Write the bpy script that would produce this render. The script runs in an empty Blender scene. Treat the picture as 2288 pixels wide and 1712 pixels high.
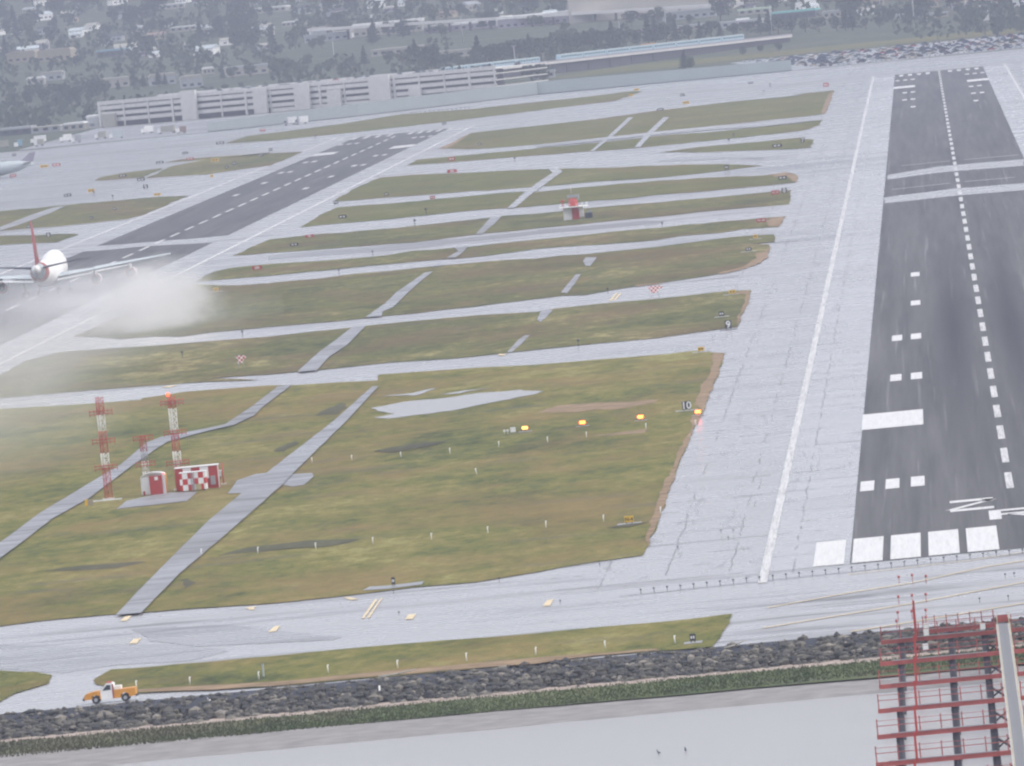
import bpy, math, random
from mathutils import Matrix, Vector, noise
R = math.radians
S = bpy.context.scene
COL = S.collection
random.seed(11)
# ---------------------------------------------------------------- surveyed layout of the airfield, metres
# x across the near runway (0 = its centreline), y along it (0 = its near end), z up
G={
'grass':{'a':[(-48.1,633.4),(-45.9,626.1),(-45.6,556.4),(-45.5,522.7),(-45.7,480.1),(-45.5,430.9),(-45.6,403.8),(-45.9,349.2),(-45.8,287.6),(-45.9,252.5),
(-45.9,201.2),(-45.5,150.1),(-45.5,105.7),(-45.7,59.7),(-51.1,54.8),(-55.4,50.8),(-58.2,45.7),(-65.3,36.8),(-72.7,38.5),(-81.3,34.2),(-90.1,33.4),(-99.3,
37.5),(-106.0,39.3),(-109.1,41.4),(-118.8,41.8),(-123.0,39.0),(-130.4,39.6),(-193.8,704.9),(-180.5,683.9),(-166.0,671.8),(-153.2,665.0),(-153.1,671.5),
(-146.7,682.2),(-130.4,675.3),(-125.3,665.0),(-116.0,657.9),(-109.0,650.7),(-110.4,676.6),(-105.3,673.3),(-92.0,665.0),(-80.4,653.6),(-67.1,649.7),(-56.0,
645.6),(-51.7,648.8)],'b':[(-145.9,921.9),(-138.6,926.3),(-129.6,928.1),(-124.9,931.5),(-116.1,932.5),(-103.3,930.5),(-90.0,917.6),(-86.8,925.7),(-77.8,
929.6),(-68.6,926.5),(-60.1,928.2),(-52.6,932.6),(-45.9,925.7),(-45.4,862.6),(-45.6,801.9),(-45.6,738.5),(-53.4,731.5),(-60.1,722.1),(-71.5,723.7),(-82.9,
722.4),(-89.8,719.2),(-98.9,718.2),(-110.8,728.3),(-124.3,723.9),(-133.6,725.8),(-145.9,736.4),(-133.5,703.2),(-147.2,721.6),(-161.5,728.7),(-173.4,733.2),
(-185.1,734.8),(-195.0,742.5),(-197.8,772.3),(-195.2,848.6),(-196.2,916.4),(-191.3,949.0),(-169.7,933.7),(-156.6,928.2)],'c':[(-103.2,1279.2),(-85.3,1272.0),
(-73.6,1273.5),(-65.1,1289.0),(-56.4,1295.0),(-45.9,1286.8),(-45.4,1228.8),(-50.1,1230.0),(-46.3,1212.3),(-45.3,1190.6),(-45.3,1126.0),(-46.0,1088.4),(-49.5,
1056.0),(-57.2,1035.5),(-64.7,1019.2),(-75.0,1010.3),(-82.4,994.3),(-92.8,993.1),(-105.6,984.6),(-118.4,979.3),(-125.1,979.2),(-128.1,976.6),(-139.2,980.5),
(-149.5,979.2),(-167.7,977.5),(-182.3,998.2),(-195.8,1035.0),(-193.3,1176.7),(-189.7,1327.6),(-181.4,1294.2),(-168.8,1285.5),(-156.4,1277.5),(-148.2,1288.3),
(-139.3,1289.4),(-126.7,1291.1)],'d':[(-108.8,1430.6),(-90.1,1433.2),(-80.7,1434.5),(-77.5,1429.6),(-71.4,1435.8),(-45.3,1425.4),(-45.3,1341.2),(-54.2,
1344.5),(-75.1,1331.7),(-105.7,1347.6),(-123.6,1335.8),(-142.1,1343.4),(-157.1,1341.4),(-172.1,1339.3),(-190.3,1353.8),(-191.2,1415.4),(-188.3,1442.8),
(-178.3,1438.0),(-154.2,1420.8),(-147.2,1419.6),(-140.6,1437.8),(-129.7,1425.2),(-126.2,1424.6)],'e':[(-193.5,1679.4),(-183.3,1680.9),(-152.0,1672.6),(-131.0,
1684.7),(-128.0,1686.5),(-117.7,1676.7),(-112.1,1681.4),(-104.3,1685.2),(-94.1,1686.7),(-78.4,1676.1),(-59.6,1672.4),(-45.9,1674.4),(-45.4,1532.7),(-63.9,
1537.6),(-80.1,1535.3),(-112.4,1530.7),(-126.8,1528.3),(-150.8,1514.5),(-185.0,1544.6),(-195.8,1551.0),(-194.5,1581.1)],'f':[(-191.0,1780.5),(-191.7,1949.3),
(-191.1,1979.1),(-169.7,1960.5),(-139.5,1957.5),(-129.6,1943.6),(-127.0,1929.6),(-108.5,1932.5),(-89.5,1920.3),(-70.5,1893.2),(-55.3,1858.9),(-54.6,1869.9),
(-49.9,1873.6),(-46.0,1818.1),(-45.6,1750.5),(-45.8,1749.3),(-60.7,1744.4),(-82.0,1754.7),(-103.1,1758.4),(-120.9,1762.5),(-143.1,1780.8),(-164.2,1777.6)],
'g':[(-197.1,2057.6),(-197.9,2142.7),(-198.3,2252.8),(-196.6,2331.3),(-196.5,2345.7),(-184.2,2336.0),(-160.9,2282.3),(-138.4,2243.6),(-111.5,2161.5),(-86.2,
2105.1),(-73.8,2068.6),(-59.0,1985.3),(-71.9,1969.1),(-90.7,1966.2),(-113.9,1986.0),(-129.2,1991.5),(-145.5,2011.9),(-173.7,2039.9)],'h':[(-194.8,2508.5),
(-195.7,2592.0),(-173.9,2589.2),(-151.2,2591.7),(-128.4,2584.6),(-106.3,2599.8),(-83.3,2581.6),(-51.6,2585.7),(-57.0,2609.8),(-45.8,2601.7),(-46.2,2519.4),
(-50.8,2449.2),(-67.9,2435.9),(-89.2,2431.1),(-110.6,2427.4),(-126.3,2445.3),(-146.4,2462.5),(-169.3,2481.0),(-182.9,2489.3)],'i':[(-99.4,2320.1),(-87.3,
2341.5),(-70.3,2334.7),(-49.1,2336.9),(-50.6,2315.8),(-45.8,2286.3),(-45.5,2171.5),(-56.1,2185.7),(-64.4,2205.8),(-81.3,2253.2)],'j':[(-195.7,2768.6),(-194.5,
2911.7),(-194.9,3023.0),(-188.0,3038.4),(-168.1,3054.4),(-143.3,3073.5),(-119.5,3136.0),(-94.3,3170.5),(-57.7,3175.8),(-63.9,3208.1),(-46.1,3214.7),(-45.4,
2926.6),(-45.6,2711.3),(-58.0,2701.9),(-71.9,2699.4),(-107.9,2668.1),(-130.8,2664.0),(-153.6,2659.8),(-177.8,2680.4)],'k':[(-318.3,3356.5),(-318.2,3505.1),
(-308.9,3515.1),(-279.4,3592.5),(-256.6,3708.3),(-219.5,3660.4),(-191.0,3682.7),(-173.7,3686.5),(-146.0,3737.8),(-140.8,3697.5),(-147.8,3495.1),(-182.0,
3436.9),(-223.2,3364.3),(-259.1,3324.4),(-296.4,3316.7)],'l':[(-331.1,2782.1),(-333.4,2852.9),(-328.5,2890.4),(-313.3,2909.3),(-309.5,2753.9)],'m':[(-307.1,
2734.7),(-312.1,2933.6),(-303.1,3017.7),(-277.5,3015.2),(-260.3,2971.6),(-260.7,2749.0),(-281.1,2698.5)],'n':[(-321.8,3025.2),(-318.0,3071.5),(-311.0,3058.5),
(-278.7,3034.6),(-276.1,2993.2),(-307.7,3011.2)],'o':[(-345.3,2386.6),(-333.5,2398.9),(-325.4,2394.2),(-293.8,2385.5),(-276.2,2378.5),(-263.5,2350.7),(-263.6,
2292.2),(-262.3,2136.8),(-265.0,2093.2),(-285.6,2081.3),(-306.4,2095.0),(-318.1,2093.1)],'p':[(-314.2,2051.5),(-300.5,2028.9),(-286.1,1995.4),(-271.5,1965.9),
(-269.0,1944.4),(-269.6,1880.3),(-290.1,1911.8),(-303.2,1932.8)],'q':[(-102.8,-71.7),(-102.1,-58.2),(-96.5,-59.8),(-84.1,-60.9),(-76.0,-60.6),(-69.3,-60.6),
(-54.2,-64.5),(-44.8,-63.7),(-39.3,-65.2),(-33.3,-62.7),(-32.5,-63.2),(-33.2,-97.7),(-34.0,-111.5),(-39.6,-110.1),(-46.1,-108.8),(-52.5,-109.3),(-61.6,
-110.9),(-69.4,-109.7),(-75.9,-109.3),(-81.1,-108.8),(-89.3,-104.7),(-95.8,-99.3),(-101.8,-79.1)],'r':[(-122.3,-30.8),(-115.8,-41.9),(-110.9,-50.8),(-108.5,
-57.7),(-107.8,-70.7),(-110.5,-81.3),(-111.3,-92.4),(-115.8,-100.3)]},
'dirt':{'a':[(-48.0,630.3),(-45.8,625.5),(-45.6,556.4),(-45.5,524.8),(-45.6,480.7),(-45.4,430.7),(-45.5,403.6),(-47.3,442.3),(-47.5,517.8),(-47.0,568.8)],
'b':[(-47.1,387.9),(-46.6,405.7),(-45.5,404.4),(-45.8,349.0),(-45.8,286.8),(-45.9,250.8),(-45.8,200.4),(-45.4,149.4),(-45.5,105.1),(-45.6,73.8),(-46.2,
91.8),(-46.3,119.7),(-46.8,185.5),(-46.8,226.4),(-46.7,250.8),(-46.7,309.0),(-46.4,346.6),(-46.0,369.1)],'c':[(-45.9,924.3),(-45.3,862.5),(-45.6,800.6),
(-45.6,744.0),(-46.0,756.3),(-46.2,839.7),(-46.4,897.3),(-49.8,918.9)],'d':[(-45.3,1190.6),(-45.3,1124.3),(-46.0,1086.8),(-49.5,1056.0),(-54.5,1035.8),
(-54.9,1047.8),(-49.8,1074.2),(-47.8,1116.9),(-48.4,1159.2),(-46.5,1162.0)],'e':[(-45.2,1423.3),(-45.2,1341.0),(-48.3,1355.4),(-49.5,1398.4),(-48.2,1414.4)],
'f':[(-55.2,1865.4),(-49.9,1873.6),(-46.0,1818.1),(-45.6,1750.5),(-47.1,1762.5),(-48.4,1813.5),(-53.4,1838.3)],'g':[(-46.1,3208.7),(-45.3,2926.1),(-45.5,
2710.8),(-47.1,2730.1),(-47.5,2936.8),(-47.5,3122.7)],'h':[(-95.9,-98.9),(-89.3,-104.3),(-81.2,-108.4),(-69.4,-109.3),(-52.4,-111.7),(-46.1,-108.4),(-39.6,
-109.7),(-39.8,-107.2),(-46.2,-105.1),(-52.8,-102.9),(-61.9,-103.5),(-69.8,-102.3),(-76.3,-102.8),(-81.5,-102.3),(-89.7,-98.2),(-96.6,-94.0)],'i':[(-195.7,
2768.6),(-194.3,2906.5),(-194.7,3017.5),(-193.7,2984.6),(-192.2,2860.0),(-191.7,2752.1)],'j':[(-72.6,1018.2),(-66.4,1023.6),(-67.3,1015.0),(-71.8,1009.2)],
'k':[(-73.5,465.1),(-70.7,481.8),(-59.9,475.1),(-53.8,467.1),(-54.5,458.4),(-61.2,451.4),(-71.2,456.7)],'m':[(-61.5,372.5),(-58.8,369.4),(-52.7,376.1),
(-53.2,366.1),(-58.7,365.6)]},
'damp':[[(-103.7,143.2),(-100.3,156.6),(-91.9,159.3),(-85.2,152.3),(-86.8,142.9),(-94.2,143.1)],[(-126.7,145.7),(-122.4,151.7),(-112.9,146.1),(-115.9,136.5),
(-122.4,139.6)],[(-120.0,5.1),(-111.8,-6.8),(-98.0,-22.2),(-90.0,-45.3),(-92.9,-55.0),(-101.4,-50.3),(-107.8,-55.6),(-116.0,-39.2)],[(-104.7,10.2),(-93.2,
3.0),(-77.6,-38.7),(-78.3,-42.9),(-93.6,-32.4),(-100.5,-13.8)],[(-105.2,97.3),(-104.3,99.2),(-102.8,89.4),(-103.4,79.6)]],'pond':[(-102.5,503.5),(-100.4,
508.5),(-98.7,511.4),(-102.4,522.5),(-104.0,538.1),(-99.6,548.5),(-91.5,554.1),(-83.2,556.0),(-80.0,553.0),(-76.3,541.2),(-74.9,538.5),(-76.0,532.8),(-81.7,
518.7),(-89.0,499.8),(-94.8,493.8),(-98.8,492.5),(-101.7,498.9)],'puddles':[[(-112.9,528.3),(-113.3,545.6),(-110.6,568.0),(-109.8,564.2),(-109.5,525.9)],
[(-113.0,417.0),(-113.0,435.1),(-111.3,443.2),(-110.6,434.5),(-111.1,413.5)],[(-104.9,582.9),(-100.1,580.9),(-96.3,593.7),(-95.6,588.8),(-98.6,572.7)],
[(-94.1,565.9),(-90.1,569.7),(-85.7,575.6),(-86.0,571.6),(-90.9,563.8)],[(-97.4,150.6),(-91.0,149.8),(-86.0,147.4),(-88.9,141.0),(-97.2,146.4)],[(-52.4,
123.5),(-50.1,126.9),(-47.0,126.4),(-47.2,123.7),(-49.6,121.0)],[(-96.2,387.1),(-90.1,397.6),(-84.5,398.2),(-87.5,382.2),(-92.9,377.7)]],'paths':{'a':[(-108.7,
36.2),(-109.7,113.2),(-110.7,230.5),(-110.3,329.6),(-108.6,502.7),(-108.6,623.4),(-107.4,620.9),(-106.2,498.2),(-105.7,357.7),(-105.3,307.6),(-105.7,189.1),
(-106.2,108.2),(-105.6,35.5)],'b':[(-139.6,164.4),(-139.4,222.5),(-139.8,293.8),(-138.7,364.4),(-137.7,418.8),(-138.7,487.0),(-137.5,502.7),(-131.2,518.4),
(-128.4,527.9),(-127.8,581.9),(-127.9,662.3),(-125.4,663.5),(-125.5,583.0),(-125.0,551.4),(-126.5,521.7),(-129.9,509.5),(-135.0,483.0),(-135.2,458.5),(-135.3,
405.3),(-135.0,323.4),(-136.4,273.7),(-136.0,222.9),(-135.9,184.3),(-135.3,118.4)],'c':[(-127.8,718.7),(-128.8,809.6),(-128.6,865.2),(-128.8,928.2),(-125.9,
925.7),(-124.5,827.8),(-125.2,780.2),(-124.0,718.2)],'d':[(-128.7,978.0),(-128.4,1053.8),(-129.3,1119.7),(-129.1,1148.6),(-128.7,1240.6),(-126.8,1245.1),
(-126.7,1180.3),(-126.2,1111.7),(-125.3,1039.3),(-125.2,1022.2),(-126.3,1001.5),(-125.1,974.1)],'e':[(-129.6,1290.7),(-127.3,1297.8),(-126.6,1282.5),(-128.6,
1281.2)],'f':[(-128.0,1343.8),(-127.2,1390.6),(-129.6,1423.1),(-126.2,1424.6),(-125.4,1376.3),(-125.6,1339.6)],'g':[(-128.7,1526.9),(-131.0,1684.7),(-128.0,
1684.5),(-127.2,1618.1),(-126.7,1524.9)],'h':[(-129.6,1763.5),(-131.0,1941.8),(-131.0,2039.6),(-130.3,2161.9),(-135.1,2242.3),(-131.1,2227.3),(-127.2,2166.0),
(-127.4,2069.9),(-127.5,1944.9),(-127.8,1924.0),(-127.2,1765.3)],'i':[(-126.7,2438.0),(-127.6,2711.7),(-129.5,3033.9),(-127.2,3023.2),(-125.5,2702.5),(-125.3,
2441.3)],'j':[(-110.9,2437.6),(-112.5,2667.3),(-113.2,2963.0),(-110.7,2951.3),(-109.9,2656.2),(-108.7,2428.8)],'k':[(-153.2,2648.3),(-130.8,2664.0),(-108.2,
2679.8),(-85.3,2684.0),(-52.5,2665.0),(-46.7,2682.8),(-45.8,2601.7),(-70.1,2585.1),(-84.0,2615.1),(-106.8,2622.3),(-129.1,2607.0),(-151.6,2602.9)],'l':[(-88.3,
870.2),(-89.1,909.1),(-88.7,924.1),(-86.7,915.9),(-86.8,875.7),(-87.0,855.1)],'m':[(-88.4,1016.3),(-88.7,1074.2),(-88.8,1126.8),(-87.6,1123.6),(-87.0,1062.4),
(-86.8,1008.8)],'n':[(-90.1,1217.5),(-90.3,1243.2),(-87.4,1235.2),(-87.1,1176.8),(-88.3,1180.2)],'o':[(-314.2,2093.7),(-311.0,2146.3),(-312.4,2268.7),(-312.3,
2366.2),(-308.3,2374.9),(-305.9,2275.5),(-305.4,2174.0),(-306.4,2095.0),(-306.7,2011.5)],'p':[(-128.0,285.6),(-128.2,306.5),(-123.9,319.7),(-118.2,313.5),
(-118.0,290.0),(-126.4,286.4)],'q':[(-112.8,299.9),(-113.8,336.4),(-111.9,349.5),(-110.0,350.2),(-108.1,320.3),(-108.7,299.2),(-110.3,297.3)],'r':[(-105.4,
310.9),(-105.8,339.1),(-102.6,336.8),(-101.7,327.2),(-101.9,304.2),(-103.4,302.3)],'s':[(-79.1,40.4),(-78.6,46.8),(-76.0,45.4),(-72.0,47.4),(-72.0,41.4),
(-75.7,39.4)],'t':[(-88.5,721.6),(-88.5,775.3),(-87.9,796.2),(-86.9,793.8),(-87.1,755.7),(-87.5,719.5)]},
'bands':[[(-19.5,1734.9),(-4.9,1775.6),(19.9,1764.7),(19.1,1695.7),(-5.1,1706.1),(-19.4,1685.2)],[(-19.8,1508.8),(-1.1,1530.9),(20.1,1517.8),(19.4,1454.3),
(-1.4,1463.4),(-19.6,1456.5)],[(-258.0,1792.3),(-231.7,1775.3),(-209.7,1764.8),(-197.9,1773.5),(-195.0,1726.3),(-211.3,1705.2),(-232.2,1734.1),(-255.3,
1742.9)],[(-183.7,1523.7),(-150.5,1508.8),(-111.6,1507.8),(-112.0,1519.2),(-92.3,1510.5),(-82.7,1511.9),(-77.0,1488.9),(-78.4,1467.5),(-110.5,1479.7),(-148.0,
1458.6),(-181.4,1487.4)],[(-96.4,2199.6),(-75.6,2167.4),(-60.2,2099.2),(-59.9,2074.1),(-75.0,2132.7),(-95.8,2172.9)]],'yellow_lines':[[(-28.8,-57.8),(-19.5,
-45.5),(-12.5,-38.5),(-4.2,-23.1),(0.1,-18.6)],[(-28.8,-89.8),(-21.3,-82.0),(-12.5,-72.8),(1.0,-53.7)],[(-19.3,-108.0),(-12.7,-102.1),(0.6,-88.0)],[(-20.1,
-13.8),(-15.3,-12.1),(-5.5,-9.1),(1.6,-1.9)]],'white_lines':[[(-15.7,1823.4),(-1.2,1824.9)],[(2.9,1823.4),(18.8,1819.4)],[(-18.0,1579.3),(-2.1,1586.4)],
[(1.8,1588.1),(15.3,1582.9)],[(-51.8,1233.5),(-43.7,1226.3),(-38.1,1218.8)]],'yellow_patches':[[(-107.5,27.2),(-107.5,34.9),(-106.7,35.6),(-106.6,26.4)],
[(-103.1,-16.5),(-103.1,-8.6),(-102.3,-7.8),(-102.1,-16.8)],[(-92.6,29.8),(-91.5,30.6),(-91.2,24.4),(-91.8,25.2)],[(-86.8,-19.4),(-86.7,-10.4),(-86.0,-9.4),
(-85.9,-18.9)],[(-81.0,32.7),(-80.0,30.8),(-78.7,25.2),(-79.8,25.7)],[(-71.0,-19.5),(-71.0,-11.5),(-70.1,-11.3),(-70.1,-20.2)],[(-76.5,-10.1),(-76.7,22.3),
(-76.3,21.9),(-76.2,-10.5)],[(-75.9,-9.9),(-76.0,24.0),(-75.8,23.6),(-75.6,-10.3)],[(-55.2,-18.9),(-55.0,-9.2),(-54.3,-8.4),(-54.3,-19.4)],[(-153.1,714.1),
(-151.5,718.2),(-150.1,717.8),(-150.9,709.7)],[(-90.0,714.6),(-89.8,719.2),(-88.3,715.9),(-88.7,709.1)],[(-75.9,941.1),(-75.6,984.0),(-75.2,982.9),(-75.3,
939.8)],[(-75.0,942.3),(-74.7,981.9),(-74.3,980.8),(-74.5,941.0)]],'bars':[(-24.32,-20.7),(-19.78,-16.15),(-15.25,-11.66),(-10.74,-7.1),(-6.17,-2.45)],
'signs':[(-48.24,422.9,1.34,1.27,'k','10'),(-47.11,731.1,1.17,1.43,'k','9'),(-47.8,1642.7,1.48,1.24,'k','8'),(-49.09,2248.6,1.35,1.5,'k','7'),(-49.23,128.3,
1.15,0.75,'y','N-4'),(-50.39,639.8,1.2,0.56,'y','.'),(-50.03,1261.3,1.07,0.86,'y','.'),(-179.3,1253.1,1.18,0.75,'y','.'),(-49.46,909.7,1.47,0.46,'y','.'),
(-50.46,1387.2,2.47,0.9,'r','10L-28R'),(-50.16,1633.2,2.22,1.11,'r','28L-10R'),(-178.5,1395.3,2.49,0.9,'r','28R'),(-180.27,1651.7,2.48,0.75,'r','28L'),
(-169.69,2303.3,3.36,1.07,'r','28L'),(-178.74,2503.5,2.26,1.29,'r','.'),(-50.13,1789.7,2.47,0.91,'k','.'),(-57.23,2215.0,3.12,1.04,'k','.'),(-69.86,1979.3,
1.38,1.11,'k','.'),(-50.07,3317.9,2.56,1.57,'r','.'),(-118.15,3114.6,2.82,0.94,'k','.'),(-109.67,3217.9,2.89,1.15,'y','.'),(-115.82,3424.9,2.01,1.21,'k',
'.'),(-87.57,3592.4,2.5,0.83,'k','.'),(-144.39,3721.5,2.36,1.07,'y','.'),(-142.73,3563.5,1.66,1.04,'y','.'),(-217.22,3287.0,1.76,0.98,'k','.'),(-278.84,
3052.1,1.48,1.11,'k','.'),(-178.88,2745.4,1.2,0.86,'k','.'),(-179.84,2062.8,1.28,0.85,'k','.'),(-160.2,1957.5,1.51,0.96,'r','.'),(-180.84,1828.5,2.37,0.92,
'k','.'),(-180.23,1580.6,2.18,0.73,'k','.'),(-49.57,795.5,1.04,0.78,'k','.'),(-50.31,1173.2,1.34,0.62,'k','.'),(-276.61,2952.5,2.17,0.91,'k','.'),(-278.07,
2767.4,1.38,0.87,'k','.'),(-278.95,2825.5,1.4,1.05,'k','.'),(-294.42,2941.1,2.89,1.08,'y','.'),(-310.52,3025.1,3.13,0.92,'r','.'),(-321.93,3009.9,3.12,
0.92,'k','.'),(-323.15,3173.7,2.48,0.95,'k','.'),(-319.05,3336.9,3.56,1.19,'k','.'),(-315.89,3583.4,2.71,1.04,'r','.'),(-305.12,2683.6,3.05,1.02,'k','.'),
(-320.93,2798.3,2.97,0.87,'k','.'),(-379.04,3181.7,3.45,1.15,'r','.'),(-383.99,3177.8,3.63,1.15,'y','.'),(-384.1,3026.7,2.59,1.11,'r','.'),(-430.89,3565.0,
1.87,1.04,'k','.'),(-418.56,3369.7,2.4,1.4,'k','.'),(-314.48,2564.1,2.47,1.15,'y','.'),(-320.0,2525.0,2.77,0.98,'k','.'),(-291.54,2526.3,1.63,1.63,'k',
'5'),(-277.42,2392.5,2.51,0.78,'y','.'),(-273.95,2622.1,1.17,1.0,'y','.'),(-278.39,1949.4,1.24,1.24,'k','6'),(-297.02,2093.4,1.15,0.72,'k','.'),(-279.85,
2133.7,1.16,0.73,'k','.'),(-279.87,2231.6,1.2,0.75,'k','.'),(-36.07,-102.6,0.62,0.71,'k','.'),(-75.54,44.6,0.43,0.81,'k','.'),(-193.27,2014.2,1.4,1.12,
'k','.')],'posts':[(-90.4,137.5),(-82.94,137.6),(-75.17,134.7),(-67.9,137.2),(-98.12,364.4),(-90.33,359.3),(-82.75,356.9),(-75.57,363.2),(-104.41,368.5),
(-75.79,289.5),(-60.35,137.7),(-52.9,139.1),(-45.56,144.8),(-68.14,363.2),(-62.32,366.8),(-53.46,375.8),(-45.73,371.2),(-98.17,140.3),(-106.15,148.4),(-96.4,
-92.6),(-90.48,-94.7),(-82.93,-96.3),(-75.46,-96.1),(-67.86,-99.0),(-60.49,-97.8),(-52.99,-99.0),(-45.54,-99.2),(-38.03,-101.4)],'stakes':[(-77.24,981.4),
(-74.99,718.2),(-76.53,1429.7),(-152.08,1294.5),(-150.71,1424.8),(-154.22,1789.3),(-151.81,1672.0),(-152.1,934.7),(-75.59,2341.9),(-75.25,2419.7),(-151.19,
2380.3),(-270.39,3226.2),(-53.09,-19.7),(-71.98,-13.2),(-74.73,28.7),(-62.21,32.4),(-50.43,42.4),(-41.4,61.5),(-35.38,71.6),(-35.02,85.7),(-36.58,87.4),
(-158.63,849.6),(-293.16,2393.7),(-307.7,2492.5),(-76.9,3276.0),(-76.41,3446.4),(-2.24,-47.0),(-1.22,-46.4),(-5.35,-82.7),(-2.25,-83.1)],'als':[(-14.14,
-39.3),(-12.63,-38.4),(-11.09,-42.2),(-14.14,-72.5),(-12.65,-72.2),(-11.14,-72.7),(-14.18,-97.3),(-12.68,-97.4),(-11.18,-97.6),(-14.29,-110.0),(-11.2,-108.7)],
'fposts':[(-247.01,3606.8),(-244.62,3601.2),(-242.65,3603.1),(-240.44,3601.0),(-238.39,3602.5),(-236.25,3600.8),(-234.04,3598.8),(-231.84,3596.7),(-229.7,
3595.0),(-227.5,3593.0),(-225.45,3594.5),(-223.48,3596.4),(-221.58,3598.6),(-219.73,3598.3)],'bld':[(-182.9,5593.0,109.2,20.7,60.0,'beige','grey','warehouse_block'),
(-155.1,5458.0,34.8,5.8,20.0,'grey','grey','office_wing'),(-366.1,5762.0,47.1,8.5,40.0,'cream','white','warehouse'),(-313.6,5684.0,48.6,4.8,40.0,'lilac',
'white','warehouse'),(-262.6,5628.0,47.3,7.7,50.0,'lilac','white','warehouse'),(-85.3,5253.0,27.3,5.1,30.0,'dark','teal','hall'),(-631.2,5934.0,20.0,7.5,
20.0,'tan','tan','apartment'),(-604.3,5889.0,23.5,8.1,20.0,'tan','tan','apartment'),(-563.1,5857.0,18.2,4.9,20.0,'dark','blue','hall'),(-444.5,4251.0,14.5,
6.7,30.0,'white','white','depot'),(-508.1,5195.0,15.4,6.1,30.0,'cream','cream','depot'),(-476.3,5152.0,16.6,7.2,25.0,'grey','cream','hall'),(-451.2,5049.0,
13.6,7.6,25.0,'grey','cream','hall'),(-492.7,4277.0,16.8,3.8,20.0,'dark','grey','hall'),(-475.7,4268.0,15.5,3.3,20.0,'grey','cream','hall'),(-457.8,4233.0,
11.9,4.3,14.0,'cream','white','hall'),(-455.9,5275.0,7.1,4.5,15.0,'cream','white','house'),(-426.1,5185.0,26.5,6.1,20.0,'cream','grey','depot'),(-406.5,
5734.0,30.2,5.4,20.0,'grey','grey','depot'),(-457.9,6168.0,9.6,3.9,20.0,'cream','white','house'),(-416.0,5830.0,10.1,7.4,20.0,'grey','cream','house'),(-339.6,
5308.0,29.8,4.0,30.0,'cream','cream','warehouse'),(-293.3,5141.0,22.1,4.4,20.0,'cream','cream','depot'),(-116.5,5226.0,7.6,3.9,12.0,'white','white','depot'),
(-124.9,5200.0,39.0,3.3,30.0,'grey','grey','warehouse'),(-112.4,5420.0,20.2,3.5,20.0,'cream','lime','depot'),(-60.6,5198.0,11.1,4.5,20.0,'cream','grey',
'house'),(-157.7,5227.0,47.6,2.8,12.0,'tan','grey','wall'),(-169.8,4963.0,8.1,2.1,8.0,'orange','orange','shed'),(2.8,5012.0,16.2,2.7,10.0,'tan','grey',
'wall'),(-571.1,5458.0,14.5,5.8,18.0,'grey','cream','house'),(-576.3,5396.0,11.5,5.2,18.0,'cream','white','house'),(-544.2,6317.0,19.7,3.9,18.0,'cream',
'white','house'),(-499.2,6609.0,27.3,4.1,20.0,'cream','white','house'),(-608.1,7000.0,34.7,4.3,25.0,'cream','white','hall'),(-217.4,4508.0,12.4,4.0,8.0,
'grey','grey','shed')],'trees':[(-514.7,5072.0,12.3,'d'),(-504.6,5001.0,10.8,'d'),(-516.7,5010.0,10.9,'d'),(-517.0,4945.0,12.1,'d'),(-533.6,5050.0,12.3,
'd'),(-540.7,5020.0,10.9,'d'),(-548.5,4999.0,12.2,'d'),(-553.9,4966.0,12.1,'d'),(-512.1,5134.0,8.3,'r'),(-495.3,5163.0,10.0,'c'),(-487.2,5137.0,8.3,'c'),
(-477.3,5127.0,10.5,'c'),(-473.4,5131.0,7.2,'c'),(-502.7,5133.0,6.1,'c'),(-438.7,5145.0,8.3,'c'),(-432.5,5144.0,7.8,'r'),(-421.5,5145.0,9.4,'r'),(-402.2,
5126.0,11.0,'r'),(-398.8,5139.0,10.5,'r'),(-393.8,5148.0,8.3,'r'),(-389.9,5226.0,8.4,'r'),(-373.0,5124.0,7.2,'r'),(-357.3,5143.0,8.3,'c'),(-350.2,5139.0,
12.2,'c'),(-370.9,5163.0,6.7,'r'),(-335.2,5145.0,8.3,'r'),(-324.5,5095.0,9.3,'r'),(-313.2,5030.0,16.3,'c'),(-303.1,4898.0,19.9,'d'),(-298.1,4907.0,16.0,
'r'),(-288.3,4896.0,12.0,'d'),(-283.4,4918.0,10.7,'r'),(-277.8,4869.0,7.9,'r'),(-269.2,4834.0,14.5,'c'),(-270.6,4921.0,17.6,'c'),(-264.0,4890.0,15.9,'d'),
(-239.5,4334.0,12.1,'c'),(-258.7,4926.0,14.7,'d'),(-254.3,4951.0,13.4,'d'),(-246.8,4931.0,16.0,'d'),(-239.5,4912.0,16.0,'c'),(-216.6,4318.0,12.5,'d'),(-233.5,
4933.0,16.0,'d'),(-227.4,4953.0,14.7,'c'),(-210.9,4328.0,8.7,'r'),(-220.6,4950.0,16.1,'d'),(-212.5,4951.0,16.6,'d'),(-204.5,4951.0,16.6,'d'),(-197.7,4948.0,
16.6,'d'),(-190.8,4945.0,17.7,'c'),(-187.1,4957.0,16.1,'d'),(-183.8,4985.0,13.5,'d'),(-177.6,5006.0,12.2,'d'),(-171.3,5027.0,16.8,'c'),(-167.3,5032.0,16.3,
'c'),(-160.6,5037.0,14.1,'d'),(-154.8,5021.0,13.5,'c'),(-146.6,5022.0,11.4,'d'),(-139.8,5018.0,10.8,'c'),(-133.2,5031.0,12.2,'d'),(-127.5,5015.0,9.2,'c'),
(-119.5,5024.0,9.2,'d'),(-111.2,5017.0,9.7,'d'),(-103.0,5009.0,11.9,'c'),(-97.6,5010.0,14.1,'c'),(-92.0,4994.0,11.9,'d'),(-83.8,4987.0,10.8,'d'),(-75.6,
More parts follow.
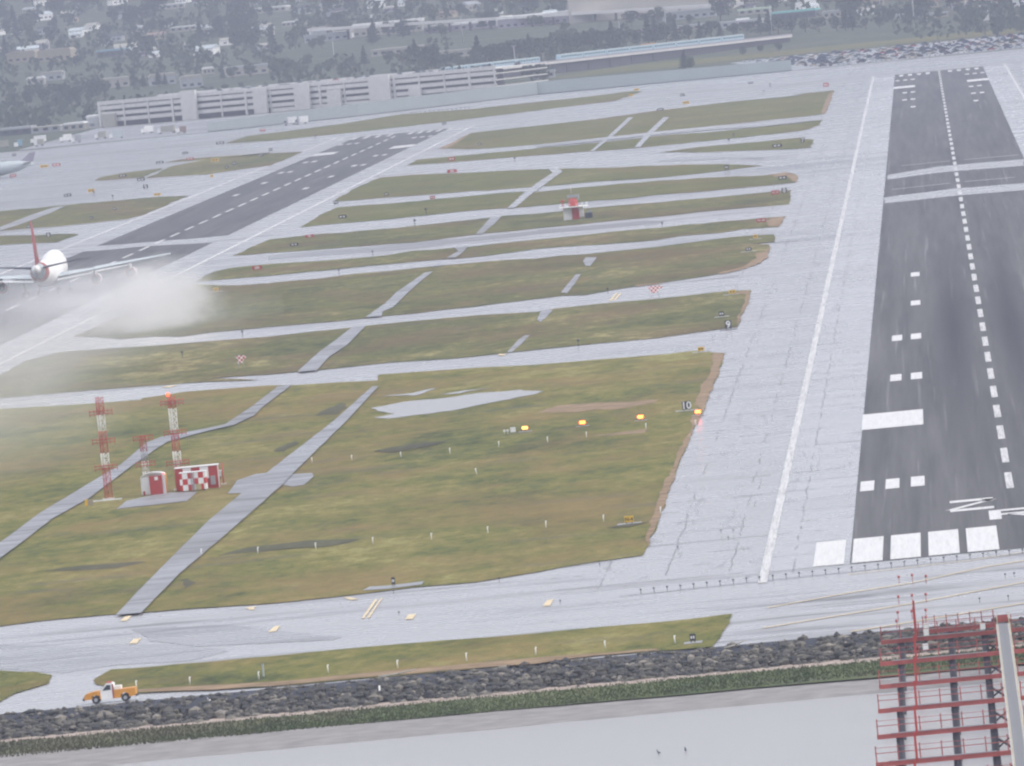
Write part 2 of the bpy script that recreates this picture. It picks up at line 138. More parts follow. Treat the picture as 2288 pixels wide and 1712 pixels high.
4980.0,9.7,'r'),(-67.3,4957.0,10.2,'d'),(-56.5,4942.0,10.7,'d'),(-51.1,4942.0,13.4,'c'),(-47.1,4931.0,13.9,'c'),(-39.0,4924.0,8.0,'d'),(-31.0,4932.0,8.0,
'd'),(-23.0,4965.0,10.7,'d'),(-13.6,4962.0,10.7,'d'),(-5.5,4955.0,8.6,'d'),(5.3,4964.0,8.1,'r'),(-191.6,5424.0,11.5,'d'),(-183.5,5427.0,8.7,'d'),(-174.9,
5428.0,11.5,'r'),(-164.0,5328.0,9.7,'r'),(-152.8,5338.0,6.8,'d'),(18.7,4965.0,7.5,'c'),(24.1,4965.0,6.4,'d'),(31.8,4926.0,12.0,'c'),(39.9,4935.0,6.9,'d'),
(48.2,4911.0,10.6,'c'),(52.6,4882.0,5.8,'r'),(-133.8,4286.0,10.0,'c'),(-130.1,4278.0,7.2,'r'),(-99.1,4701.0,4.6,'r'),(-108.8,4661.0,5.1,'r'),(-88.3,4666.0,
5.1,'r'),(-381.9,5788.0,7.9,'r'),(-366.0,5744.0,10.3,'r'),(-361.7,5749.0,7.9,'c'),(-351.1,5720.0,9.7,'r'),(-346.8,5725.0,9.1,'r'),(-322.7,5692.0,7.8,'c'),
(-320.1,5703.0,6.6,'r'),(-297.0,5655.0,7.2,'r'),(-291.0,5656.0,7.8,'r'),(-261.7,5590.0,8.9,'r'),(-255.8,5590.0,7.7,'r'),(-233.9,5237.0,8.4,'r'),(-228.6,
5246.0,7.3,'r'),(-590.7,6548.0,20.3,'d'),(-598.7,6777.0,24.4,'d'),(-597.4,6547.0,16.9,'d'),(-603.7,6585.0,13.6,'r'),(-498.8,6383.0,13.2,'d'),(-490.0,6458.0,
10.0,'d'),(-407.2,5585.0,7.7,'r'),(-401.3,5585.0,8.9,'r'),(-4.4,4283.0,2.4,'r'),(32.4,4109.0,3.2,'r'),(39.2,4095.0,3.2,'r')],'hill_houses':[(-397.8,5805.0),
(-264.7,5565.0),(-720.3,6853.0),(-35.7,5365.0),(-83.1,5494.0),(23.5,5232.0),(36.2,5162.0),(-554.2,5769.0),(-524.3,5753.0),(-408.7,6449.0),(-356.4,5502.0),
(-97.9,5640.0),(2.0,5210.0),(-529.9,5945.0),(-564.8,6474.0),(13.3,4963.0),(-671.2,6232.0),(-87.0,5209.0),(-589.7,6135.0),(-278.8,5957.0),(-329.8,6414.0),
(-707.4,7036.0),(-466.2,6467.0),(-718.1,7581.0),(-13.4,5048.0),(44.7,5214.0),(-42.2,5429.0),(-324.3,6122.0),(-238.8,5425.0),(-495.4,6309.0),(-501.8,6587.0),
(-669.7,6881.0),(-261.4,5658.0),(-602.8,7166.0),(-324.5,5550.0),(-327.1,5644.0),(-379.1,5752.0),(-390.6,6310.0),(-337.9,5747.0),(-715.1,6704.0),(-394.1,
6109.0),(-509.4,5879.0),(27.6,4884.0),(-466.0,5990.0),(-385.0,6423.0),(-421.4,5935.0),(-395.3,5765.0),(-40.4,5202.0),(-587.7,6230.0),(-115.7,5662.0),(-117.2,
5513.0),(-518.5,6195.0),(-558.3,6995.0),(-589.1,7209.0),(-670.7,6611.0),(-401.5,5577.0),(-481.5,5870.0),(-577.9,7010.0),(-431.8,6331.0),(-811.4,7747.0),
(-445.1,6632.0),(-299.8,5978.0),(-638.2,6940.0),(-485.5,5696.0),(-445.3,6480.0),(-481.3,6371.0),(-255.6,5766.0),(-520.3,6874.0),(-520.1,6632.0),(-347.1,
6494.0),(-533.8,5800.0),(55.8,5066.0),(-422.8,6161.0),(16.6,5182.0),(-460.7,6260.0),(-75.6,5392.0),(-270.0,5445.0),(-420.7,5885.0),(-446.2,5695.0),(-66.3,
5202.0),(-640.7,6106.0),(-300.9,6216.0),(-448.8,6192.0),(-633.9,6470.0),(-741.9,7320.0),(8.4,4923.0),(-375.4,5545.0),(-690.6,7075.0),(-632.3,6429.0),(-775.1,
7736.0),(-284.4,5771.0),(-582.7,6413.0),(-79.3,5441.0),(-429.0,6656.0),(-748.5,7531.0),(-555.8,5911.0),(11.0,5309.0),(-586.3,5856.0),(-667.7,7312.0),(-627.1,
6846.0),(27.6,5001.0),(-335.6,6006.0),(-455.8,6091.0),(-645.5,6036.0),(-290.6,5723.0),(-374.0,5834.0),(-285.9,6198.0),(-554.4,6182.0),(-81.2,5582.0),(-77.1,
5301.0),(19.5,5126.0),(-696.8,6662.0),(-107.8,5294.0),(-572.3,7120.0),(-631.7,6584.0),(-494.5,6852.0),(-472.0,6151.0),(-572.9,6539.0),(-639.7,6199.0),(-110.8,
5388.0),(-760.6,7427.0),(-535.0,6041.0),(-441.0,6242.0),(16.4,5072.0),(-55.2,5157.0),(-618.5,7337.0),(-377.9,6090.0),(-356.9,6404.0),(-286.1,5863.0),(-475.6,
5915.0),(-420.7,5592.0),(-626.1,6114.0),(-16.1,5202.0),(-453.9,6379.0),(51.9,4851.0),(-307.4,5759.0),(-605.1,6054.0),(-583.2,6065.0),(-365.2,5620.0),(-646.6,
6805.0),(-750.8,7196.0),(-246.5,5468.0),(-341.8,6095.0),(-386.8,6026.0),(-764.9,7649.0),(-415.0,5816.0),(-398.7,6582.0),(-441.8,6535.0),(-303.4,6125.0),
(3.5,5113.0)],'hill_trees':[(-367.1,6157.0),(-634.7,6863.0),(-11.7,5005.0),(-669.1,7398.0),(-293.8,5545.0),(-509.4,6394.0),(-282.2,6034.0),(-135.8,5721.0),
(-98.2,5346.0),(-380.2,5834.0),(-687.6,6651.0),(-257.9,5963.0),(-367.1,5565.0),(-350.3,5638.0),(-121.9,5658.0),(-435.2,6649.0),(-335.1,5645.0),(-339.5,
5544.0),(-120.4,5704.0),(-627.2,6726.0),(-55.7,5247.0),(-568.4,7010.0),(-503.1,6017.0),(11.8,4959.0),(-615.7,7145.0),(-506.9,5947.0),(-542.8,6669.0),(-352.9,
5693.0),(-583.6,6691.0),(-493.2,6893.0),(-84.3,5574.0),(-431.9,5551.0),(-64.3,5136.0),(-665.2,6103.0),(-762.8,7279.0),(-90.4,5130.0),(-78.7,5106.0),(-57.2,
5131.0),(-483.8,6112.0),(-131.2,5351.0),(-467.7,5718.0),(-274.8,5951.0),(16.6,5093.0),(-234.0,5402.0),(-523.8,6653.0),(-103.4,5434.0),(-700.5,6873.0),(23.3,
4811.0),(-441.7,6626.0),(-100.4,5440.0),(-544.9,5972.0),(-350.2,6355.0),(-114.2,5367.0),(-537.3,6537.0),(-390.7,5542.0),(-447.1,6476.0),(-373.1,6439.0),
(-394.2,6646.0),(-500.2,6264.0),(-346.3,6446.0),(-720.1,6907.0),(-749.0,7149.0),(-363.2,5564.0),(-430.0,5876.0),(-243.0,5413.0),(-46.5,5121.0),(-456.7,
6334.0),(-553.9,6291.0),(-669.5,6861.0),(-453.2,6564.0),(-772.8,7651.0),(-572.6,5677.0),(-537.3,5919.0),(-538.2,5853.0),(-502.1,6092.0),(-532.2,5778.0),
(-125.6,5350.0),(24.3,5034.0),(-307.9,6347.0),(-619.0,6121.0),(-428.1,6481.0),(-743.6,7616.0),(-755.3,7645.0),(-367.5,5602.0),(-655.1,6307.0),(-612.6,6057.0),
(-632.3,7398.0),(-422.2,5641.0),(-684.0,7148.0),(-67.3,5532.0),(-485.6,6076.0),(-686.7,7303.0),(-376.1,6095.0),(-284.2,6180.0),(-461.0,6149.0),(-422.5,
5927.0),(-314.3,5604.0),(-704.6,7118.0),(-290.4,6088.0),(14.8,5143.0),(-640.1,6303.0),(-457.8,6788.0),(-503.4,6084.0),(-592.7,6594.0),(-753.7,7645.0),(-77.5,
5507.0),(-250.6,5571.0),(-495.0,6821.0),(-674.7,7482.0),(-620.7,7174.0),(-250.5,5451.0),(-29.8,5414.0),(-238.8,5746.0),(-567.5,6316.0),(-527.3,6754.0),
(-273.4,5945.0),(-275.0,5997.0),(45.3,4985.0),(-451.4,5648.0),(-480.7,6529.0),(-586.3,6480.0),(-438.7,6621.0),(57.9,5117.0),(-700.7,7438.0),(1.9,5304.0),
(-442.0,6478.0),(13.7,5146.0),(-407.7,5932.0),(-274.9,5492.0),(-52.7,5305.0),(-254.7,6113.0),(47.0,5058.0),(-292.3,5735.0),(-298.3,5731.0),(-352.3,5986.0),
(-38.5,5486.0),(-314.2,5664.0),(-687.9,6557.0),(-708.8,7239.0),(-308.8,6158.0),(-397.2,6210.0),(-7.0,5083.0),(-347.2,5978.0),(-528.9,5979.0),(-397.6,5782.0),
(-401.0,6603.0),(-133.1,5359.0),(-668.0,6662.0),(-321.6,5957.0),(-650.9,6034.0),(-381.4,5677.0),(-341.8,5618.0),(-638.4,5868.0),(-683.5,7434.0),(-95.6,
5662.0),(-516.7,6593.0),(-554.4,6893.0),(-273.8,5684.0),(-513.9,6366.0),(-712.5,6755.0),(-350.7,5618.0),(-321.7,5579.0),(-328.8,6031.0),(-364.1,5608.0),
(-520.8,6765.0),(-561.3,6103.0),(-610.4,6421.0),(-577.1,7072.0),(-572.4,6978.0),(-793.6,7578.0)],'cam':{'loc':[-5.6421,-1191.3837,75.8124],'R':[0.99455864,
0.03876095,-0.09669898],'U':[0.09487356,0.04645424,0.99440485],'F':[-0.04303616,0.99816812,-0.04252408],'f':22934.62}}

# ---------------------------------------------------------------- camera
cam_d = bpy.data.cameras.new('camera'); cam = bpy.data.objects.new('camera', cam_d); COL.objects.link(cam)
S.camera = cam
_r, _u, _f = (Vector(G['cam'][k]).normalized() for k in 'RUF')
cam.matrix_world = Matrix.Translation(Vector(G['cam']['loc'])) @ Matrix((_r, _u, -_f)).transposed().to_4x4()
cam_d.sensor_width = 36; cam_d.sensor_fit = 'HORIZONTAL'; cam_d.lens = G['cam']['f'] / 2288 * 36
cam_d.clip_start = 5; cam_d.clip_end = 30000
# ---------------------------------------------------------------- sky, sun, exposure
SUN_EL, SUN_AZ = 42, 100
w = bpy.data.worlds.new('World'); S.world = w; w.use_nodes = True
nt = w.node_tree; nt.nodes.clear()
sky = nt.nodes.new('ShaderNodeTexSky'); sky.sky_type = 'NISHITA'; sky.sun_disc = False
sky.sun_elevation = R(SUN_EL); sky.sun_rotation = R(SUN_AZ); sky.air_density = 1.0; sky.dust_density = 4.0; sky.ozone_density = 1.5
hs = nt.nodes.new('ShaderNodeHueSaturation'); hs.inputs['Saturation'].default_value = SKY_SAT = 0.52; hs.inputs['Hue'].default_value = .512
bg = nt.nodes.new('ShaderNodeBackground'); bg.inputs['Strength'].default_value = 0.10
wo = nt.nodes.new('ShaderNodeOutputWorld')
nt.links.new(sky.outputs[0], hs.inputs['Color']); nt.links.new(hs.outputs[0], bg.inputs[0]); nt.links.new(bg.outputs[0], wo.inputs[0])
sun_d = bpy.data.lights.new('sun', 'SUN'); sun_d.energy = 1.0; sun_d.angle = R(25); sun_d.color = (1, .97, .93)
sun = bpy.data.objects.new('sun', sun_d); COL.objects.link(sun)
sun.rotation_euler = (R(90 - SUN_EL), 0, R(SUN_AZ - 180))
S.view_settings.view_transform = 'Standard'; S.view_settings.look = 'None'
S.view_settings.exposure = EXPOSURE = 1.30; S.view_settings.gamma = 1
S.render.engine = 'CYCLES'
S.cycles.volume_bounces = 3; S.cycles.max_bounces = 8; S.cycles.volume_step_rate = 1.0; S.cycles.volume_max_steps = 256
S.cycles.filter_width = 2.3
# ---------------------------------------------------------------- helpers
def tag(o, label=None, cat=None, group=None, kind=None):
    for k, v in (('label', label), ('category', cat), ('group', group), ('kind', kind)):
        if v: o[k] = v
    return o
def empty(name, loc=(0, 0, 0), rz=0, label=None, cat=None, group=None):
    o = bpy.data.objects.new(name, None); COL.objects.link(o); o.location = loc; o.rotation_euler = (0, 0, rz)
    return tag(o, label, cat, group)
class MB:
    def __init__(s): s.v = []; s.f = []; s.m = []; s.mi = 0; s.sm = []
    def face(s, idx, smooth=False): s.f.append(idx); s.m.append(s.mi); s.sm.append(smooth)
    def poly(s, pts): n = len(s.v); s.v += [tuple(p) for p in pts]; s.face(list(range(n, n + len(pts)))); return s
    def box(s, x, y, z, sx, sy, sz, rz=0, taper=1.0):   # x,y centre, z bottom
        n = len(s.v); c, q = math.cos(rz), math.sin(rz)
        for k, t in ((0, 1), (1, taper)):
            for a, b in ((-1, -1), (1, -1), (1, 1), (-1, 1)):
                u, v = a * sx / 2 * t, b * sy / 2 * t
                s.v.append((x + c * u - q * v, y + q * u + c * v, z + k * sz))
        for f in ((0, 3, 2, 1), (4, 5, 6, 7), (0, 1, 5, 4), (1, 2, 6, 5), (2, 3, 7, 6), (3, 0, 4, 7)): s.face([n + i for i in f])
        return s
    def tube(s, p0, p1, r0, r1=None, n=8, smooth=True):
        r1 = r0 if r1 is None else r1; p0 = Vector(p0); p1 = Vector(p1); d = (p1 - p0).normalized()
        a = d.orthogonal().normalized(); b = d.cross(a); k = len(s.v)
        for p, r in ((p0, r0), (p1, r1)):
            for i in range(n):
                t = 2 * math.pi * i / n; s.v.append(tuple(p + a * (r * math.cos(t)) + b * (r * math.sin(t))))
        for i in range(n): s.face([k + i, k + (i + 1) % n, k + n + (i + 1) % n, k + n + i], smooth)
        s.face([k + n - 1 - i for i in range(n)]); s.face([k + n + i for i in range(n)])
        return s
    def rings(s, rings, smooth=True, cap=True):
        k = len(s.v); n = len(rings[0])
        for r in rings: s.v += [tuple(p) for p in r]
        for j in range(len(rings) - 1):
            for i in range(n): s.face([k + j * n + i, k + j * n + (i + 1) % n, k + (j + 1) * n + (i + 1) % n, k + (j + 1) * n + i], smooth)
        if cap: s.face([k + n - 1 - i for i in range(n)]); s.face([k + (len(rings) - 1) * n + i for i in range(n)])
        return s
    def ball(s, x, y, z, rx, ry, rz, n=8, m=5, jit=0):
        rg = []
        for j in range(m + 1):
            t = math.pi * (.03 + .94 * j / m)
            rg.append([(x + rx * math.sin(t) * math.cos(2 * math.pi * i / n) * (1 + random.uniform(-jit, jit)), y + ry * math.sin(t) * math.sin(2 * math.pi * i / n) * (1 + random.uniform(-jit, jit)), z - rz * math.cos(t)) for i in range(n)])
        return s.rings(rg, smooth=jit == 0)
    def build(s, name, mats, parent=None):
        me = bpy.data.meshes.new(name); me.from_pydata(s.v, [], s.f)
        if not isinstance(mats, (list, tuple)): mats = [mats]
        for m in mats: me.materials.append(m)
        if len(mats) > 1: me.polygons.foreach_set('material_index', s.m)
        me.polygons.foreach_set('use_smooth', s.sm); me.update()
        o = bpy.data.objects.new(name, me); COL.objects.link(o)
        if parent: o.parent = parent
        return o
KIDS = {}
def kids(o): return [c for c in COL.objects if c.parent == o]
def clone(o, kd=None, loc=None, rz=None, label=None, group=None, scale=None):
    if o.name not in KIDS: KIDS[o.name] = [(c, kids(c)) for c in kids(o)]
    r = o.copy(); COL.objects.link(r)
    if loc is not None: r.location = loc
    if rz is not None: r.rotation_euler = (0, 0, rz)
    if scale is not None: r.scale = (scale,) * 3 if isinstance(scale, (int, float)) else scale
    if label: r['label'] = label
    if group: r['group'] = group
    for c, gs in KIDS[o.name]:
        d = c.copy(); COL.objects.link(d); d.parent = r
        for g in gs: e = g.copy(); COL.objects.link(e); e.parent = d
    return r
# ---------------------------------------------------------------- materials
def base_mat(name):
    m = bpy.data.materials.new(name); m.use_nodes = True; t = m.node_tree; return m, t, t.nodes['Principled BSDF']
def N(t, kind, **kw):
    n = t.nodes.new(kind)
    for k, v in kw.items():
        if k in n.inputs: n.inputs[k].default_value = v
        else: setattr(n, k, v)
    return n
def coords(t, sx=1, sy=1, sz=1, rz=0, rnd=False):
    c = N(t, 'ShaderNodeTexCoord'); mp = N(t, 'ShaderNodeMapping'); mp.inputs['Scale'].default_value = (sx, sy, sz); mp.inputs['Rotation'].default_value = (0, 0, rz)
    t.links.new(c.outputs['Object'], mp.inputs[0]); return mp.outputs[0]
def noise_(t, vec, scale, detail=4, rough=.55, dist=0):
    n = N(t, 'ShaderNodeTexNoise', Scale=scale, Detail=detail, Roughness=rough, Distortion=dist); t.links.new(vec, n.inputs['Vector']); return n.outputs['Fac']
def ramp(t, fac, stops, interp='LINEAR'):
    r = N(t, 'ShaderNodeValToRGB'); e = r.color_ramp.elements; r.color_ramp.interpolation = interp
    while len(e) < len(stops): e.new(.5)
    for el, (p, c) in zip(e, stops):
        el.position = p; el.color = (*c, 1) if isinstance(c, (tuple, list)) else (c, c, c, 1)
    t.links.new(fac, r.inputs[0]); return r.outputs[0]
def mix(t, fac, a, b, mode='MIX'):
    n = N(t, 'ShaderNodeMix', data_type='RGBA', blend_type=mode)
    for s, i in ((fac, 0), (a, 6), (b, 7)):
        if hasattr(s, 'links'): t.links.new(s, n.inputs[i])
        elif i == 0: n.inputs[0].default_value = s
        else: n.inputs[i].default_value = (*s, 1) if isinstance(s, (tuple, list)) else (s, s, s, 1)
    return n.outputs[2]
def math_(t, op, a, b=0, c=None):
    n = N(t, 'ShaderNodeMath', operation=op)
    for i, s in enumerate((a, b) + ((c,) if c is not None else ())):
        if hasattr(s, 'links'): t.links.new(s, n.inputs[i])
        else: n.inputs[i].default_value = s
    return n.outputs[0]
def plain(name, col, rough=.6, metal=0, var=.12, vs=1.5, spec=.5, rnd=0):
    m, t, p = base_mat(name); v = coords(t)
    n = noise_(t, v, vs, 5)
    c = mix(t, 1, ramp(t, n, [(.25, tuple(x * (1 - var) for x in col)), (.75, tuple(min(1, x * (1 + var)) for x in col))]), (1, 1, 1), 'MULTIPLY')
    if rnd:
        oi = N(t, 'ShaderNodeObjectInfo'); c = mix(t, 1, c, ramp(t, oi.outputs['Random'], [(0, 1 - rnd), (1, 1.0)]), 'MULTIPLY')
    t.links.new(c, p.inputs['Base Color']); p.inputs['Roughness'].default_value = rough; p.inputs['Metallic'].default_value = metal
    p.inputs['Specular IOR Level'].default_value = spec
    return m
def glow(name, col, e):
    m, t, p = base_mat(name); p.inputs['Base Color'].default_value = (*col, 1); p.inputs['Emission Color'].default_value = (*col, 1); p.inputs['Emission Strength'].default_value = e; return m
M = {}
def wet_mat(name, dark, light, wet_lo, wet_hi, joints=True, apron=False):
    """wet concrete: water film of varying smoothness, slab joints, dark seams and stains"""
    m, t, p = base_mat(name)
    v = coords(t)
    big = noise_(t, coords(t, .006, .0045), 1, 4, .55)
    strk = noise_(t, coords(t, .012, .040), 1, 6, .66, .4); thin = noise_(t, coords(t, .022, .11, 1), 1, 5, .7, .3)
    fine = noise_(t, coords(t, .25, .12), 1, 5, .75)
    mixn = math_(t, 'ADD', math_(t, 'MULTIPLY', big, .46), math_(t, 'ADD', math_(t, 'MULTIPLY', strk, .44), math_(t, 'MULTIPLY', fine, .16)))
    rough = ramp(t, mixn, [(.40, wet_lo), (.52, (wet_lo + wet_hi) / 2), (.60, wet_hi)])
    col = ramp(t, mixn, [(.38, light), (.62, dark)])
    th = ramp(t, thin, [(.50, 0.0), (.64, 1.0)]); sz = N(t, 'ShaderNodeSeparateXYZ'); t.links.new(v, sz.inputs[0])
    calm = math_(t, 'MULTIPLY', math_(t, 'LESS_THAN', math_(t, 'ABSOLUTE', sz.outputs[0]), 50), math_(t, 'GREATER_THAN', sz.outputs[1], 10))
    th = math_(t, 'MULTIPLY', th, math_(t, 'MULTIPLY_ADD', calm, -.75, 1.0)); th = math_(t, 'MULTIPLY', th, ramp(t, big, [(.35, .35), (.60, 1.0)]))
    col = mix(t, math_(t, 'MULTIPLY', th, .85), col, (.13, .13, .135)); rough = math_(t, 'ADD', rough, math_(t, 'MULTIPLY', th, .26))
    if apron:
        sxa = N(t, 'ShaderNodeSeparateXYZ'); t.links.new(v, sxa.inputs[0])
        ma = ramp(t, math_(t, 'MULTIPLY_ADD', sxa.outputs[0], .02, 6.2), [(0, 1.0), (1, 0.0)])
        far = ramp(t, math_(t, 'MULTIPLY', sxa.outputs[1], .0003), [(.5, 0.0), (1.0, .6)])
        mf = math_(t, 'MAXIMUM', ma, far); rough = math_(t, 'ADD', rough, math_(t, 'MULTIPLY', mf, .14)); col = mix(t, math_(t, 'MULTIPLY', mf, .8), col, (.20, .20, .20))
    spec = None
    if joints:
        sx = N(t, 'ShaderNodeSeparateXYZ'); t.links.new(v, sx.inputs[0])
        wob = noise_(t, coords(t, .15, .05), 1, 4)
        wob2 = noise_(t, coords(t, .05, .15), 1, 4)
        stain = ramp(t, noise_(t, coords(t, .30, .030, 1), 1, 7, .8, .8), [(.555, 0.0), (.64, 1.0)])
        def line(axis, period, width, off, wn, wa, vis, vscale):
            q = math_(t, 'ADD', sx.outputs[axis], math_(t, 'MULTIPLY', math_(t, 'SUBTRACT', wn, .5), wa))
            q = math_(t, 'ADD', q, off)
            fr = math_(t, 'ABSOLUTE', math_(t, 'SUBTRACT', math_(t, 'FRACT', math_(t, 'DIVIDE', q, period)), .5))
            ln = math_(t, 'LESS_THAN', fr, width / period / 2)
            vs = noise_(t, coords(t, *vscale), 1, 5, .7)
            return math_(t, 'MULTIPLY', ln, math_(t, 'GREATER_THAN', vs, vis))
        l1 = line(0, 7.6, .20, 0, wob, 1.3, .49, (.3, .035))
        l2 = line(1, 22.8, 1.3, 3, wob2, 7.0, .50, (.06, .02))
        l3 = line(0, 3.8, .12, 1, wob, 1.0, .60, (.25, .03))
        ls = math_(t, 'MAXIMUM', math_(t, 'MAXIMUM', l1, l2), l3)
        ls = math_(t, 'MAXIMUM', math_(t, 'MULTIPLY', ls, .7), math_(t, 'MULTIPLY', stain, .5))
        zone = math_(t, 'LESS_THAN', math_(t, 'ABSOLUTE', sx.outputs[0]), 56); zone = math_(t, 'MULTIPLY', zone, math_(t, 'GREATER_THAN', sx.outputs[1], -6)); ls = math_(t, 'MULTIPLY', ls, math_(t, 'MULTIPLY_ADD', zone, .92, .08))
        col = mix(t, ls, col, (.10, .10, .10))
        rough = mix(t, ls, rough, .62)
    t.links.new(col, p.inputs['Base Color']); t.links.new(rough, p.inputs['Roughness'])
    p.inputs['IOR'].default_value = 1.5
    b = N(t, 'ShaderNodeBump', Strength=.02, Distance=.2); t.links.new(fine, b.inputs['Height'])
    return m
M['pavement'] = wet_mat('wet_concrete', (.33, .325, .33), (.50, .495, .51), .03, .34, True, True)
M['drier'] = wet_mat('drying_concrete', (.22, .22, .225), (.36, .355, .365), .10, .42, False)
M['shoulder'] = wet_mat('wet_shoulder', (.42, .415, .43), (.48, .475, .49), .10, .26, True)
def asphalt_mat():
    m, t, p = base_mat('grooved_asphalt')
    strk = noise_(t, coords(t, .55, .006), 1, 5, .7)
    strk2 = noise_(t, coords(t, .12, .003), 1, 4, .6)
    fine = noise_(t, coords(t, 1.5, .6), 1, 4, .8)
    # rubber laid down by tyres in two wheel tracks either side of the centreline, over the touchdown zone
    sx = N(t, 'ShaderNodeSeparateXYZ'); t.links.new(coords(t), sx.inputs[0])
    ax = math_(t, 'ABSOLUTE', sx.outputs[0])
    tr = math_(t, 'MULTIPLY', math_(t, 'SMOOTH_MIN', math_(t, 'SUBTRACT', 1, math_(t, 'DIVIDE', math_(t, 'ABSOLUTE', math_(t, 'SUBTRACT', ax, 5.2)), 4.5)), 1, .1), 1)
    tr = math_(t, 'MAXIMUM', tr, 0)
    yz = math_(t, 'MAXIMUM', math_(t, 'SUBTRACT', 1, math_(t, 'DIVIDE', math_(t, 'ABSOLUTE', math_(t, 'SUBTRACT', sx.outputs[1], 640)), 520)), 0)
    rub = math_(t, 'MULTIPLY', math_(t, 'MULTIPLY', tr, yz), math_(t, 'ADD', math_(t, 'MULTIPLY', strk, 1.2), .3))
    c = ramp(t, math_(t, 'ADD', math_(t, 'MULTIPLY', strk, .5), math_(t, 'MULTIPLY', strk2, .5)), [(.35, (.052, .054, .059)), (.65, (.130, .131, .136))])
    c = mix(t, math_(t, 'MULTIPLY', fine, .22), c, (.19, .19, .19))
    c = mix(t, ramp(t, noise_(t, coords(t, .9, .004, 1), 1, 3, .6), [(.60, 0.0), (.72, .35)]), c, (.30, .30, .31))
    c = mix(t, math_(t, 'MINIMUM', math_(t, 'MULTIPLY', rub, 1.0), .8), c, (.045, .045, .055))
    t.links.new(c, p.inputs['Base Color'])
    t.links.new(ramp(t, strk2, [(.3, .70), (.7, .9)]), p.inputs['Roughness']); p.inputs['Specular IOR Level'].default_value = .06
    return m
M['asphalt'] = asphalt_mat()
def grass_mat(name, cols, wet=.0):
    m, t, p = base_mat(name)
    big = noise_(t, coords(t, .011, .0045), 1, 4, .6, 1.2)
    mid = noise_(t, coords(t, .055, .026), 1, 6, .70, .6)
    fine = noise_(t, coords(t, .34, .10), 1, 5, .80)
    a = math_(t, 'ADD', math_(t, 'MULTIPLY', big, .28), math_(t, 'ADD', math_(t, 'MULTIPLY', mid, .34), math_(t, 'MULTIPLY', fine, .38)))
    c = ramp(t, a, [(.385, cols[0]), (.45, cols[1]), (.505, cols[2]), (.55, cols[3]), (.61, cols[4])])
    hue = noise_(t, coords(t, .028, .013, 1, .3), 1, 6, .72)
    c = mix(t, ramp(t, hue, [(.47, 0.0), (.60, .62)]), c, cols[5])
    c = mix(t, ramp(t, noise_(t, coords(t, .035, .06, 1, 2), 1, 6, .75), [(.56, 0.0), (.66, .55)]), c, (.095, .09, .075))
    t.links.new(c, p.inputs['Base Color']); p.inputs['Roughness'].default_value = .95; p.inputs['Specular IOR Level'].default_value = .12
    b = N(t, 'ShaderNodeBump', Strength=.9, Distance=.5); t.links.new(fine, b.inputs['Height']); t.links.new(b.outputs[0], p.inputs['Normal'])
    return m
M['grass'] = grass_mat('airfield_grass', [(0.041, 0.053, 0.019), (0.087, 0.099, 0.028), (0.139, 0.136, 0.037), (0.188, 0.163, 0.055), (0.247, 0.242, 0.088), (0.197, 0.136, 0.057)])
M['rough_grass'] = grass_mat('rough_grass', [(0.037, 0.045, 0.022), (0.07, 0.081, 0.029), (0.112, 0.115, 0.038), (0.154, 0.14, 0.056), (0.3, 0.27, 0.117), (0.131, 0.088, 0.05)])
M['far_grass'] = grass_mat('far_grass', [(0.054, 0.068, 0.023), (0.084, 0.095, 0.028), (0.109, 0.116, 0.034), (0.128, 0.125, 0.043), (0.188, 0.166, 0.071), (0.133, 0.1, 0.048)])
M['dirt'] = plain('dry_soil_edge', (.235, .17, .11), .95, var=.4, vs=.25, spec=.1)
M['path'] = wet_mat('damp_asphalt_path', (.20, .20, .205), (.29, .29, .30), .18, .50, False)
M['paint'] = plain('white_marking_paint', (.60, .60, .60), .7, var=.05, vs=.8, spec=.3)
def worn(name, col, amt):
    m, t, p = base_mat(name); n = noise_(t, coords(t, 2.2, .05), 1, 6, .8); n2 = noise_(t, coords(t, 3.5, .12), 1, 6, .8)
    c = mix(t, ramp(t, math_(t, 'MULTIPLY', math_(t, 'ADD', n, n2), .5), [(.46, 0.0), (.62, amt)]), col, (.16, .16, .17)); t.links.new(c, p.inputs['Base Color']); p.inputs['Roughness'].default_value = .7; return m
M['paint'] = worn('white_marking_paint', (.60, .60, .60), .3)
M['worn_paint'] = worn('worn_marking_paint', (.56, .56, .56), .8)
M['yellow_paint'] = plain('yellow_marking_paint', (.60, .50, .33), .7, var=.1)
M['terrain'] = grass_mat('suburban_ground', [(.030, .045, .028), (.042, .058, .032), (.058, .075, .040), (.08, .092, .055), (.15, .15, .12), (.085, .09, .065)])
def water_mat():
    m, t, p = base_mat('bay_water'); p.inputs['Base Color'].default_value = (.36, .35, .345, 1); p.inputs['Roughness'].default_value = .2; p.inputs['IOR'].default_value = 1.33
    n = noise_(t, coords(t, .35, .55), 1, 6, .72); n2 = noise_(t, coords(t, .06, .22), 1, 4)
    b = N(t, 'ShaderNodeBump', Strength=.24, Distance=.12); t.links.new(math_(t, 'ADD', n, n2), b.inputs['Height']); t.links.new(b.outputs[0], p.inputs['Normal'])
    return m
M['water'] = water_mat()
M['pond'] = M['water'].copy(); M['pond'].name = 'standing_water'
_b = [n for n in M['pond'].node_tree.nodes if n.type == 'BUMP'][0]; _b.inputs['Strength'].default_value = .05
